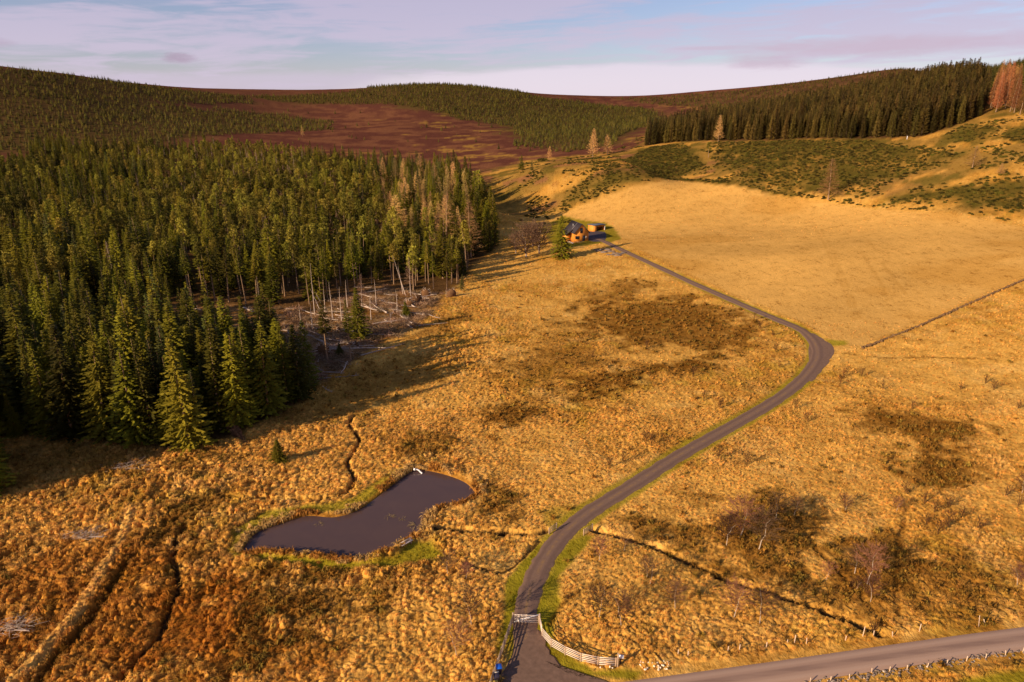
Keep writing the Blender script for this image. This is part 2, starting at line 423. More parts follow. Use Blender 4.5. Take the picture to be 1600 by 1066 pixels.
PLANT = Poly([(1008, 228), (1060, 222), (1130, 220), (1250, 217), (1340, 217), (1440, 214), (1490, 198), (1530, 182), (1541, 165), (1530, 130), (1470, 130), (1380, 150), (1250, 175), (1100, 200), (1010, 218)])

STRAW = np.array([0.72, 0.375, 0.075]); STRAW2 = np.array([0.54, 0.250, 0.040]); PALE = np.array([0.82, 0.485, 0.13])
BROWN = np.array([0.215, 0.088, 0.012]); REDB = np.array([0.36, 0.115, 0.012]); MOSSC = np.array([0.27, 0.215, 0.012])
HEATH = np.array([0.120, 0.041, 0.026]); HEATH2 = np.array([0.200, 0.078, 0.037]); FLOOR = np.array([0.085, 0.042, 0.018]); GORSEC = np.array([0.088, 0.064, 0.011])
SLASH = np.array([0.33, 0.17, 0.062]); FIELDC = np.array([0.70, 0.375, 0.092])

HILLGREEN = [(Poly(p), s) for p, s in (
    ([(-300, 90), (0, 106), (100, 117), (200, 130), (300, 142), (380, 150), (400, 160), (330, 162), (250, 160), (330, 175), (420, 190), (480, 195), (520, 202), (440, 205), (330, 212), (270, 222), (240, 238), (0, 240), (-300, 260)], .80),
    ([(380, 150), (470, 148), (560, 142), (620, 134), (690, 130), (760, 137), (830, 150), (900, 158), (1000, 168), (1035, 176), (1015, 200), (960, 228), (900, 235), (840, 230), (800, 214), (770, 195), (690, 180), (600, 164), (520, 162), (440, 160)], .97),
    ([(950, 153), (1050, 150), (1140, 143), (1230, 132), (1330, 118), (1380, 110), (1430, 108), (1500, 106), (1400, 140), (1250, 160), (1120, 170), (1040, 164)], .55),
    ([(340, 170), (440, 178), (520, 190), (500, 202), (400, 203), (330, 198)], .8),
    ([(1500, 140), (1545, 112), (1600, 95), (1760, 60), (1800, 130), (1650, 150), (1560, 160)], 1.0),
)]

def lerp(a, b, m):
    return a + (b - a) * m[:, None]

def tuss(x, y):
    """height of the single tussock here (0 in the gaps, 1 on top) and its random number"""
    wx = x + (fbm(x * .5, y * .5, 71, 2) - .5) * 1.8; wy = y + (fbm(x * .5, y * .5, 75, 2) - .5) * 1.8
    d, r = cells(wx, wy, 0.72, 11)
    return np.clip(1 - (d * 1.4) ** 2, 0, 1), r

def paint(x, y):
    """colour and tussock height of the land at the points (flat arrays)"""
    n1 = fbm(x * 0.06, y * 0.06, 3, 4); n2 = fbm(x * 0.35, y * 0.35, 9, 3); n3 = fbm(x * 0.015, y * 0.015, 5, 3)
    n4 = fbm(x * 0.16, y * 0.16, 31, 4)
    c = lerp(np.repeat(STRAW[None], x.size, 0), STRAW2, sm(n1 * 0.6 + n4 * 0.4, 0.42, 0.66) * 0.8)
    c = lerp(c, PALE, sm(n4, 0.52, 0.75) * 0.5)
    c = lerp(c, MOSSC * 1.5, sm(n2 * 0.5 + n1 * 0.5, 0.58, 0.72) * 0.25)
    rel = 0.45 + 0.5 * sm(n1, 0.3, 0.7)
    rel = rel * (1 - 0.45 * sm(y, 140, 260))
    near = 1 - sm(y, 130, 190)
    left = sm(-x, 30, 60) * near
    rel = rel * (.60 + .40 * sm(-x, -10, 20)) + 0.32 * left
    wob = (fbm(x * 0.3, y * 0.3, 21, 4) - 0.5) * 2
    c = lerp(c, BROWN * 1.5, sm(fbm(x * .24, y * .24, 133, 4), .50, .68) * .26)
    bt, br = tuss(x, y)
    c = lerp(c, c * np.array([.60, .50, .40]), (1 - sm(bt, .15, .6)) * np.clip(rel * 1.3, 0, 1) * .75 * (1 - .6 * sm(y, 150, 320)))  # gaps darkened: dark thatch, plus shade between tussocks put into the colour
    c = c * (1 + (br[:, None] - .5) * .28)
    f = FIELD.sd(x, y)
    fm = sm(-f, 0, 3)
    fc = FIELDC * (0.72 + 0.4 * fbm(x * .03, y * .05, 121, 5)[:, None] + .12 * n2[:, None])
    fc = lerp(fc, STRAW2 * 1.0, sm(fbm(x * .02 + 7, y * .035, 127, 4), .55, .7) * .45)
    c = lerp(c, fc, fm * 0.9); rel = rel * (1 - 0.72 * fm)
    for R in RUTS_FIELD:
        d = np.abs(R.sd(x, y, 6)); m = (1 - sm(d, 0.2, 1.1)) * sm(n2, 0.35, 0.5)
        c = lerp(c, STRAW2 * 0.8, m * 0.32)
    for P, s, w in RED:
        m = sm(-P.sd(x, y) + wob * w * 2.5, -w, w) * s
        c = lerp(c, REDB, m)
    for P, s, w in RUSH_SHADE:
        m = sm(-P.sd(x, y) + wob * w * 2.6, -w, w) * s * (0.65 + 0.7 * n2)
        c = lerp(c, BROWN, np.clip(m, 0, 1)); rel = rel * (1 - 0.35 * m)
    # rough ground between the field and the moor
    rough = sm(y - 0.35 * np.abs(x) * 0, 395, 430) * (1 - sm(-FOREST.sd(x, y), -6, 2))
    up = sm(h0(x, y), 15.5, 19) if x.size else x
    rr = np.maximum(rough, up) * (1 - fm)
    k = fbm(x * 0.05, y * 0.09, 41, 4)
    c = lerp(c, STRAW2 * 0.8, rr * 0.55)
    c = lerp(c, np.array([.26, .145, .03]), rr * sm(fbm(x * .06, y * .1, 43, 5), .38, .56) * .9)
    c = lerp(c, HEATH2 * 1.2, rr * sm(k, 0.56, 0.66) * 0.75 * sm(250 - x, 0, 150))
    g = fbm(x * 0.08, y * 0.12, 47, 4)
    c = lerp(c, GORSEC * 1.3, rr * sm(g, 0.54, 0.66) * 0.8)
    for P, s, w in GORSE:
        m = sm(-P.sd(x, y, 60) + wob * w * 1.5, -w, w) * s
        c = lerp(c, GORSEC, m * (0.55 + 0.4 * sm(n2, 0.3, 0.6)))
    mo = sm(-MOOR.sd(x, y, 80) + wob * 6 + (n3 - .5) * 60, -6, 14)
    mo = np.maximum(mo, sm(y, 900, 1000) * (1 - sm(-PLANT.sd(x, y, 10), 0, 5)))
    k = fbm(x * 0.018, y * 0.03, 51, 6); k2 = fbm(x * 0.05, y * 0.05, 57, 3)
    mc = lerp(np.repeat(HEATH[None], x.size, 0), HEATH2, sm(k2, 0.4, 0.7))
    mc = lerp(mc, STRAW * 0.5, sm(k, 0.60, 0.67) * sm(k2, .35, .6) * sm(fbm(x * .11, y * .13, 59, 3), .38, .52) * 0.9 * (1 - sm(y, 1500, 1900)) * sm(x, -260, -100))
    mc = lerp(mc, HEATH * 0.9 + GORSEC * 0.25, sm(-x, 250, 450) * 0.6)
    far = y > 520
    if far.any():
        gm = np.zeros(x.size)
        for P, s in HILLGREEN: gm[far] = np.maximum(gm[far], sm(-P.sd(x[far], y[far], 200) + (k2[far] - .5) * 60, -15, 20) * s)
        mc = lerp(mc, np.array([.080, .062, .014]), gm * .7)
        mo = np.maximum(mo, gm)
    c = lerp(c, mc, mo); rel = rel * (1 - 0.6 * mo)
    fo = sm(-FOREST.sd(x, y) + wob * 1.5, -2, 3)
    c = lerp(c, FLOOR * (0.7 + 0.6 * n2[:, None]), fo * 0.92); rel = rel * (1 - 0.6 * fo)
    pl = sm(-PLANT.sd(x, y), -2, 3); c = lerp(c, FLOOR, pl)
    cl = np.maximum(sm(-CLEARING.sd(x, y) + wob * 2, -2, 2), sm(-GAP.sd(x, y) + wob * 2, -2, 2))
    c = lerp(c, lerp(np.repeat(SLASH[None], x.size, 0), BROWN, sm(n2, 0.4, 0.65) * 0.8), cl * 0.9); rel = rel * (1 - 0.3 * cl)
    for P, s, w in MOSS:
        m = sm(-P.sd(x, y) + wob * w, -w * .6, w * .6) * s
        c = lerp(c, MOSSC * (0.75 + 0.6 * n2[:, None]), m * 0.93); rel = rel * (1 - 0.9 * m)
    m = sm(-LAWN.sd(x, y) + wob, -1, 1); c = lerp(c, MOSSC * 0.85, m * 0.85); rel = rel * (1 - 0.9 * m)
    pd = np.abs(POND.sd(x, y))
    m = (1 - sm(pd, 0.2, 0.9)); c = lerp(c, BROWN * 1.3, m * 0.8)
    # flattened verge along the track
    t = TRACK.sd(x, y, 8)
    m = 1 - sm(t + wob * 0.4, 2.0, 3.0)
    c = lerp(c, MOSSC * (0.8 + 0.5 * n2[:, None]), m * 0.75 * (1 - 0.6 * sm(y, 200, 300))); rel = rel * sm(t, 2.0, 3.2)
    r = ROAD.sd(x, y, 8); rel = rel * sm(r, ROAD_HALF + .5, ROAD_HALF + 1.8)
    for A in (APRON, PASSING, YARD):
        a = A.sd(x, y, 8); rel = rel * sm(a, 0.3, 1.6)
    a = HOUSEPAD.sd(x, y, 10); rel = rel * sm(a, 0, 2)
    for L, w in ((STREAM, .4), (DITCH_L, .4), (DITCH_E, .6), (VERGE_SHADE, .3), (DITCH_R, .5), (DITCH_W, .45)):
        d = L.sd(x, y, 6); m = (1 - sm(d + wob * .25, w * .5, w)); c = lerp(c, FLOOR * 0.7, m * .9)
    for L in FURROWS + [FIELDEDGE, RUT_L]:
        d = L.sd(x, y, 6); m = (1 - sm(d + wob * .3, .2, .7)) * sm(n2, .35, .55); c = lerp(c, BROWN * .9, m * .7)
    d = RUT_L.sd(x, y, 6); c = lerp(c, BROWN * .7, (1 - sm(d + wob * .3, .4, 1.2)) * .8)
    d = RIDGE_L.sd(x, y, 6) + wob * .3; m = 1 - sm(d, .6, 1.3); c = lerp(c, PALE, m * .45); rel = rel * (1 - .5 * m)
    return c, np.clip(rel, 0, 1.2)

def relief(x, y, rel):
    """tussocks, ditches and banks, in metres on top of h0"""
    z = np.zeros(x.shape)
    dome, r = tuss(x, y)
    rag = (fbm(x * 1.1, y * 1.1, 77, 3) - .5)
    fade = 1 - sm(y, 230, 380)
    z = z + rel * fade * dome * (0.22 + 0.38 * r) * (1 + .45 * (rel > .8))
    d2, r2 = cells(x, y, 2.6, 13)
    z = z + rel * np.clip(1 - (d2 * 1.3) ** 2, 0, 1) * (0.10 + 0.25 * r2)
    z = z + rel * (fbm(x * .12, y * .12, 81, 3) - .5) * 1.1
    big = sm(y, 300, 500)
    z = z + big * (fbm(x * .03, y * .03, 85, 4) - .5) * 3.0 * np.clip(rel * 1.5, 0.1, 1) * (1 - sm(-PLANT.sd(x, y), -5, 5))
    for L, w, dep in ((STREAM, .72, .7), (DITCH_L, .75, .8), (DITCH_E, .9, .7), (VERGE_SHADE, .7, .3), (DITCH_R, 1.0, .6), (DITCH_W, .8, .6)):
        d = L.sd(x, y, 6) + rag * 1.0; z = z - (1 - sm(d, w * .25, w)) * dep
    for L in FURROWS + [RUT_L]:
        d = L.sd(x, y, 6); z = z - (1 - sm(d, .15, .6)) * .22
    d = RIDGE_L.sd(x, y, 6); z = z + (1 - sm(d + rag * .8, .2, 1.3)) * .75
    d = RUT_L.sd(x, y, 6); z = z - (1 - sm(d + rag * .6, .2, 1.1)) * .4
    p = POND.sd(x, y)
    z = np.where(p < 6, z * sm(p, -0.2, 1.0) - 1.4 * (1 - sm(p, -1.0, .10)) + 0.22 * np.exp(-((p - 1.3) / .6) ** 2), z)
    t = TRACK.sd(x, y, 6)
    z = np.where(t < 3, z * sm(t, 1.9, 3.0), z)
    r = ROAD.sd(x, y, 8)
    z = np.where(r < ROAD_HALF + 2, z * sm(r, ROAD_HALF + .4, ROAD_HALF + 1.8), z)
    for A in (APRON, PASSING, YARD, HOUSEPAD):
        a = A.sd(x, y, 8); z = np.where(a < 1.6, z * sm(a, .2, 1.6), z)
    # the ditch runs under the track through a small culvert
    return z

# ------------------------------------------------------------------ mesh and material helpers
def mesh_from(name, V, F, mats=(), smooth=False, attrs=None, cats=None):
    me = bpy.data.meshes.new(name)
    V = np.asarray(V, np.float32)
    if isinstance(F, np.ndarray):
        n, k = F.shape
        me.vertices.add(len(V)); me.vertices.foreach_set('co', V.ravel())
        me.loops.add(n * k); me.loops.foreach_set('vertex_index', F.astype(np.int32).ravel())
        me.polygons.add(n); me.polygons.foreach_set('loop_start', np.arange(0, n * k, k, dtype=np.int32))
        me.polygons.foreach_set('loop_total', np.full(n, k, np.int32))
    else:
        me.from_pydata([tuple(map(float, v)) for v in V], [], F)
    for m in mats: me.materials.append(m)
    me.update(calc_edges=True)
    if smooth: me.polygons.foreach_set('use_smooth', np.ones(len(me.polygons), bool))
    return me

def link(name, me, parent=None):
    o = bpy.data.objects.new(name, me); COL.objects.link(o)
    if parent is not None: o.parent = parent
    return o

def tag(o, label=None, cat=None, group=None, kind=None):
    if label: o['label'] = label
    if cat: o['category'] = cat
    if group: o['group'] = group
    if kind: o['kind'] = kind
    return o

def thing(name, label, cat, loc, rz=0.0, group=None, scale=1.0):
    o = bpy.data.objects.new(name, None); COL.objects.link(o)
    o.location = loc; o.rotation_euler = (0, 0, rz); o.scale = (scale,) * 3
    o.empty_display_size = .2
    return tag(o, label, cat, group)

def mat(name, rough=0.9, spec=0.1):
    m = bpy.data.materials.new(name); m.use_nodes = True
    t = NT(m.node_tree); t.n.clear()
    b = t.new('ShaderNodeBsdfPrincipled'); o = t.new('ShaderNodeOutputMaterial')
    t.link(b.outputs[0], o.inputs[0])
    b.inputs['Roughness'].default_value = rough
    b.inputs['Specular IOR Level'].default_value = spec
    return m, t, b

def simple(name, col, rough=0.85, spec=0.15, var=0.25, scale=3.0, metal=0.0, bump=0.0, stretch=None):
    m, t, b = mat(name, rough, spec)
    tc = t.new('ShaderNodeTexCoord'); vec = tc.outputs['Object']
    if stretch:
        mp = t.new('ShaderNodeMapping'); mp.inputs['Scale'].default_value = stretch
        t.link(vec, mp.inputs['Vector']); vec = mp.outputs[0]
    n = t.noise(vec, scale, 5, 0.6)
    oi = t.new('ShaderNodeObjectInfo')
    k = t.math('ADD', t.math('MULTIPLY', t.math('SUBTRACT', n, 0.5), var * 2), t.math('MULTIPLY', t.math('SUBTRACT', oi.outputs['Random'], .5), var * .6))
    k = t.math('ADD', k, 1.0)
    cr = t.new('ShaderNodeVectorMath', operation='SCALE'); cr.inputs[0].default_value = col; t.link(k, cr.inputs['Scale'])
    t.link(cr.outputs[0], b.inputs['Base Color'])
    b.inputs['Metallic'].default_value = metal
    if bump:
        bp = t.new('ShaderNodeBump'); bp.inputs['Strength'].default_value = bump; bp.inputs['Distance'].default_value = .05
        t.link(n, bp.inputs['Height']); t.link(bp.outputs[0], b.inputs['Normal'])
    return m

# ------------------------------------------------------------------ the land
def ground_material():
    m, t, b = mat('grassland', 1.0, 0.0)
    at_ = t.new('ShaderNodeAttribute', attribute_name='gcol')
    g = t.new('ShaderNodeNewGeometry')
    pos = g.outputs['Position']
    cd = t.new('ShaderNodeCameraData') if False else None
    mp = t.new('ShaderNodeMapping'); mp.inputs['Scale'].default_value = (1.0, 0.35, 1.0); mp.inputs['Rotation'].default_value = (0, 0, .6)
    t.link(pos, mp.inputs['Vector'])
    fine = t.noise(mp.outputs[0], 4.5, 3, .65, .4)
    mid = t.noise(pos, 1.1, 4, .6, .3)
    big = t.noise(pos, .22, 4, .6, .2)
    k = t.math('ADD', t.math('MULTIPLY', t.math('SUBTRACT', fine, .5), 1.3), t.math('MULTIPLY', t.math('SUBTRACT', mid, .5), 1.2))
    k = t.math('ADD', k, t.math('MULTIPLY', t.math('SUBTRACT', big, .5), 1.0))
    far = t.noise(mp.outputs[0], .5, 3, .7)
    k = t.math('ADD', k, t.math('MULTIPLY', t.math('SUBTRACT', far, .5), .9))
    dark = t.mix(1.0, at_.outputs['Color'], (.45, .36, .24), 'MULTIPLY')
    light = t.mix(1.0, at_.outputs['Color'], (1.25, 1.28, 1.5), 'MULTIPLY')
    c = t.mix(t.ramp(k, -.6, .0), dark, at_.outputs['Color'])
    c = t.mix(t.ramp(k, .1, .7), c, light)
    t.link(c, b.inputs['Base Color'])
    bp = t.new('ShaderNodeBump'); bp.inputs['Strength'].default_value = .8; bp.inputs['Distance'].default_value = .25
    hh = t.math('ADD', t.math('MULTIPLY', mid, 1.2), t.math('MULTIPLY', fine, .5))
    t.link(hh, bp.inputs['Height']); t.link(bp.outputs[0], b.inputs['Normal'])
    return m

GROUND_MAT = ground_material()

def build_ground():
    # rings around the point under the camera, as dense as the land needs for its tussocks
    tn = np.concatenate([np.linspace(-1.5, -.98, 30)[:-1], np.linspace(-.98, .98, 1300), np.linspace(.98, 1.5, 30)[1:]])
    ys = []
    y = 25.0
    while y < 8000:
        ys.append(y)
        if y < 52: dy = 2.0
        elif y < 420: dy = 0.9 * y * y / (683.0 * H) * 1.15
        else: dy = 0.9 * 420 * 420 / (683.0 * H) * 1.15 * (y / 420) ** 1.3
        y += max(min(dy, 60), .11)
    ys = np.array(ys)
    T, Yg = np.meshgrid(tn, ys)
    X = (T * Yg).ravel(); Yf = Yg.ravel()
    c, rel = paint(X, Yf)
    Z = h0(X, Yf) + relief(X, Yf, rel)
    nr, nc = T.shape
    idx = np.arange(nr * nc).reshape(nr, nc)
    F = np.stack([idx[:-1, :-1], idx[:-1, 1:], idx[1:, 1:], idx[1:, :-1]], -1).reshape(-1, 4)
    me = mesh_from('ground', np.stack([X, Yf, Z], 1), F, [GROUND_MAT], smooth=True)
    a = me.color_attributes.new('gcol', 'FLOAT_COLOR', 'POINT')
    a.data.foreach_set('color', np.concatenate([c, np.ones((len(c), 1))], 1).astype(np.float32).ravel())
    o = link('ground', me); tag(o, kind='structure')
    print('ground verts', len(X), 'rows', nr)
    # the land behind and beneath the camera, plain
    r = 8000.0
    V = [(-1.5 * 25, 25, 0), (1.5 * 25, 25, 0), (r, r / 1.5, 0), (r, -r, 0), (-r, -r, 0), (-r, r / 1.5, 0)]
    me = mesh_from('near_field', [(a_, b_, -0.02) for a_, b_, _ in V], [(0, 1, 2, 3, 4, 5)[::-1]], [GROUND_MAT])
    a = me.color_attributes.new('gcol', 'FLOAT_COLOR', 'POINT')
    for i in range(len(V)): a.data[i].color = (*STRAW2, 1)
    tag(link('near_ground', me), kind='structure')
build_ground()

# ------------------------------------------------------------------ road, track, pond
def ribbon(P, half, cols=7, lift=.05, off=0.0):
    P = np.asarray(P); T = np.gradient(P, axis=0); T /= np.linalg.norm(T, axis=1)[:, None] + 1e-9
    N = np.stack([-T[:, 1], T[:, 0]], 1)
    L = np.concatenate([[0], np.cumsum(np.linalg.norm(np.diff(P, axis=0), axis=1))])
    half = np.broadcast_to(half, (len(P),))
    V, U = [], []
    for j in range(cols):
        s = -1 + 2 * j / (cols - 1)
        Q = P + N * (s * half + off)[:, None]
        z = h0(P[:, 0], P[:, 1]) * .0 + h0(Q[:, 0], Q[:, 1]) + lift + .05 * (1 - s * s) - (.12 if abs(s) == 1 else 0)
        V.append(np.column_stack([Q, z])); U.append(np.column_stack([np.full(len(P), s * .5 + .5), L]))
    V = np.stack(V, 1).reshape(-1, 3); U = np.stack(U, 1).reshape(-1, 2)
    n = len(P); idx = np.arange(n * cols).reshape(n, cols)
    F = np.stack([idx[:-1, :-1], idx[:-1, 1:], idx[1:, 1:], idx[1:, :-1]], -1).reshape(-1, 4)[:, ::-1]
    return V, F, U

def uvset(me, U):
    uv = me.uv_layers.new(name='uv')
    li = np.empty(len(me.loops), np.int32); me.loops.foreach_get('vertex_index', li)
    uv.data.foreach_set('uv', np.asarray(U, np.float32)[li].ravel())

def track_material():
    m, t, b = mat('gravel_track', .95, .1)
    uv = t.new('ShaderNodeUVMap', uv_map='uv'); s = t.new('ShaderNodeSeparateXYZ'); t.link(uv.outputs[0], s.inputs[0])
    g = t.new('ShaderNodeNewGeometry')
    n = t.noise(g.outputs['Position'], .8, 5, .65); n2 = t.noise(g.outputs['Position'], 3, 6, .8)
    c = t.mix(n2, (.15, .086, .062), (.28, .168, .112))
    x = t.math('ABSOLUTE', t.math('SUBTRACT', s.outputs[0], .5))
    x = t.math('ADD', x, t.math('MULTIPLY', t.math('SUBTRACT', n, .5), .12))
    mid = t.ramp(x, .11, .03)
    edge = t.ramp(x, .40, .49)
    c = t.mix(t.math('MULTIPLY', mid, t.ramp(n, .42, .62, .05, .7)), c, (.30, .17, .07))
    wheel = t.math('MULTIPLY', t.ramp(x, .12, .2), t.ramp(x, .38, .28))
    c = t.mix(t.math('MULTIPLY', wheel, .45), c, (.125, .072, .056))
    c = t.mix(t.math('MULTIPLY', edge, .8), c, (.24, .145, .04))
    t.link(c, b.inputs['Base Color'])
    bp = t.new('ShaderNodeBump'); bp.inputs['Strength'].default_value = .5; bp.inputs['Distance'].default_value = .05
    t.link(n2, bp.inputs['Height']); t.link(bp.outputs[0], b.inputs['Normal'])
    return m
V, F, U = ribbon(track, 1.72 + .5 * (fbm(np.arange(len(track)) * .7, np.zeros(len(track)), 5, 3) - .5), 9, .07)
me = mesh_from('track', V, F, [track_material()], smooth=True); uvset(me, U)
tag(link('track', me), kind='structure')

def road_material():
    m, t, b = mat('road_asphalt', .8, .25)
    uv = t.new('ShaderNodeUVMap', uv_map='uv'); s = t.new('ShaderNodeSeparateXYZ'); t.link(uv.outputs[0], s.inputs[0])
    g = t.new('ShaderNodeNewGeometry')
    mp = t.new('ShaderNodeMapping'); mp.inputs['Scale'].default_value = (.08, 1, 1); t.link(g.outputs['Position'], mp.inputs[0])
    n = t.noise(mp.outputs[0], 1.2, 4, .6); n2 = t.noise(g.outputs['Position'], 14, 3, .8)
    x = t.math('ABSOLUTE', t.math('SUBTRACT', s.outputs[0], .5))
    c = t.mix(n2, (.34, .205, .140), (.45, .285, .20))
    c = t.mix(t.math('MULTIPLY', t.ramp(x, .16, .06), t.ramp(n, .3, .6, .4, .9)), c, (.25, .150, .108))
    w = t.math('MULTIPLY', t.ramp(x, .17, .25), t.ramp(x, .40, .30))
    c = t.mix(t.math('MULTIPLY', w, .45), c, (.50, .33, .235))
    c = t.mix(t.ramp(x, .455, .49), c, (.17, .10, .06))
    # a crack sealed with dark bitumen
    t.link(c, b.inputs['Base Color'])
    bp = t.new('ShaderNodeBump'); bp.inputs['Strength'].default_value = .3; bp.inputs['Distance'].default_value = .02
    t.link(n2, bp.inputs['Height']); t.link(bp.outputs[0], b.inputs['Normal'])
    return m
V, F, U = ribbon(road_line, ROAD_HALF, 9, .09)
me = mesh_from('road', V, F, [road_material()], smooth=True); uvset(me, U)
tag(link('road', me), kind='structure')

def flat_patch(name, poly, lift, m, step=1.0, jag=.25, seed=1):
    """a sheet over the land inside an outline"""
    P = smooth_line([p for p in poly.P], 6, True)
    r = np.random.RandomState(seed)
    c = P.mean(0)
    P = P + r.uniform(-jag, jag, P.shape)
    rings = 7; V = [(c[0], c[1])]
    for k in range(1, rings + 1): V += [tuple(c + (p - c) * k / rings) for p in P]
    V = np.array(V); n = len(P)
    Z = h0(V[:, 0], V[:, 1]) + lift; Z[-n:] -= .1
    F = [(0, 1 + i, 1 + (i + 1) % n) for i in range(n)]
    for k in range(rings - 1):
        a = 1 + k * n
        F += [(a + i, a + n + i, a + n + (i + 1) % n, a + (i + 1) % n) for i in range(n)]
    me = mesh_from(name, np.column_stack([V, Z]), F, [m])
    if len(me.polygons) and me.polygons[0].normal.z < 0: me.flip_normals()
    return tag(link(name, me), kind='structure')
gravel = simple('gravel', (.20, .118, .080), .95, .1, .45, 1.6, bump=.5)
flat_patch('gravel_apron', APRON, .135, gravel)
flat_patch('passing_place', PASSING, .04, gravel, seed=2)
flat_patch('yard', YARD, .07, simple('yard_tarmac', (.075, .055, .06), .9, .15, .3, 1.2), seed=3)

def water_material():
    m, t, b = mat('pond_water', .09, .5)
    g = t.new('ShaderNodeNewGeometry')
    n = t.noise(g.outputs['Position'], .25, 4, .6, .6)
    c = t.mix(n, (.080, .048, .046), (.115, .066, .052))
    t.link(c, b.inputs['Base Color'])
    b.inputs['IOR'].default_value = 1.33
    n2 = t.noise(g.outputs['Position'], 3.0, 3, .6, .3)
    bp = t.new('ShaderNodeBump'); bp.inputs['Strength'].default_value = .10; bp.inputs['Distance'].default_value = .05
    t.link(n2, bp.inputs['Height']); t.link(bp.outputs[0], b.inputs['Normal'])
    return m
WATER = water_material()
PZ = float(np.mean(h0(pond_outline[:, 0], pond_outline[:, 1]))) - .16
c = pond_outline.mean(0)
P = pond_outline
# the sheet reaches a little under the bank
T = np.roll(P, -1, 0) - np.roll(P, 1, 0); T /= np.linalg.norm(T, axis=1)[:, None]
area = 0.5 * np.sum(P[:, 0] * np.roll(P[:, 1], -1) - np.roll(P[:, 0], -1) * P[:, 1])
POND_N = np.stack([T[:, 1], -T[:, 0]], 1) * (1 if area > 0 else -1)
Q = P + POND_N * .5
me = mesh_from('pond', [(x, y, PZ) for x, y in Q], [tuple(range(len(Q))) if area > 0 else tuple(range(len(Q)))[::-1]], [WATER])
tag(link('pond_water', me), kind='structure')
# thin water lying in the stream bed
V, F, U = ribbon(smooth_line(STREAM.P, 2), .55, 3, -.62)
me = mesh_from('stream', V, F, [WATER]); tag(link('stream_water', me), kind='structure')
# ------------------------------------------------------------------ scattering many small things as one object
def rot_xyz(n, rs, tilt=.15):
    return np.column_stack([rs.normal(0, tilt, n), rs.normal(0, tilt, n), rs.uniform(0, 2 * math.pi, n)])

def scatter(name, pts, protos, mats, rots, scales, which, cols=None, label=None, cat=None):
    """ONE object: its points carry a copy of one of the prototype shapes each (geometry nodes inside the object)"""
    nP = len(pts)
    V = [np.asarray(pts, np.float32)]; F = []; vid = [np.asarray(which, np.int32)]; mi = []
    off = nP
    for k, (pv, pf, pm) in enumerate(protos):
        pv = np.asarray(pv, np.float32); V.append(pv); vid.append(np.full(len(pv), 100 + k, np.int32))
        F.append(np.asarray(pf, np.int32) + off); mi.append(np.full(len(pf), 0, np.int32) if np.isscalar(pm) else np.asarray(pm, np.int32))
        off += len(pv)
    V = np.concatenate(V); vid = np.concatenate(vid); F = np.concatenate(F); mi = np.concatenate(mi)
    me = mesh_from(name, V, F, mats)
    me.polygons.foreach_set('material_index', mi)
    n = len(V)
    a = me.attributes.new('vid', 'INT', 'POINT'); a.data.foreach_set('value', vid)
    R = np.zeros((n, 3), np.float32); R[:nP] = rots
    a = me.attributes.new('rot', 'FLOAT_VECTOR', 'POINT'); a.data.foreach_set('vector', R.ravel())
    S = np.ones((n, 3), np.float32); S[:nP] = scales if np.ndim(scales) == 2 else np.asarray(scales)[:, None]
    a = me.attributes.new('scl', 'FLOAT_VECTOR', 'POINT'); a.data.foreach_set('vector', S.ravel())
    if cols is not None:
        C = np.ones((n, 3), np.float32); C[:nP] = cols
        a = me.attributes.new('icol', 'FLOAT_VECTOR', 'POINT'); a.data.foreach_set('vector', C.ravel())
    o = link(name, me)
    g = bpy.data.node_groups.new(name + '_scatter', 'GeometryNodeTree')
    g.interface.new_socket('Geometry', in_out='INPUT', socket_type='NodeSocketGeometry')
    g.interface.new_socket('Geometry', in_out='OUTPUT', socket_type='NodeSocketGeometry')
    N = g.nodes; L = g.links
    gi = N.new('NodeGroupInput'); go = N.new('NodeGroupOutput'); jn = N.new('GeometryNodeJoinGeometry')
    def named(nm, typ):
        x = N.new('GeometryNodeInputNamedAttribute'); x.data_type = typ; x.inputs[0].default_value = nm; return x.outputs[0]
    av = named('vid', 'INT'); ar = named('rot', 'FLOAT_VECTOR'); asc = named('scl', 'FLOAT_VECTOR')
    er = N.new('FunctionNodeEulerToRotation'); L.new(ar, er.inputs[0])
    def sel(k):
        c = N.new('FunctionNodeCompare'); c.data_type = 'INT'; c.operation = 'EQUAL'
        L.new(av, c.inputs[2]); c.inputs[3].default_value = k
        s = N.new('GeometryNodeSeparateGeometry'); s.domain = 'POINT'
        L.new(gi.outputs[0], s.inputs[0]); L.new(c.outputs[0], s.inputs[1]); return s.outputs[0]
    for k in range(len(protos)):
        i = N.new('GeometryNodeInstanceOnPoints')
        L.new(sel(k), i.inputs['Points']); L.new(sel(100 + k), i.inputs['Instance'])
        L.new(er.outputs[0], i.inputs['Rotation']); L.new(asc, i.inputs['Scale'])
        L.new(i.outputs[0], jn.inputs[0])
    L.new(jn.outputs[0], go.inputs[0])
    md = o.modifiers.new('scatter', 'NODES'); md.node_group = g
    return tag(o, label, cat, kind='stuff')

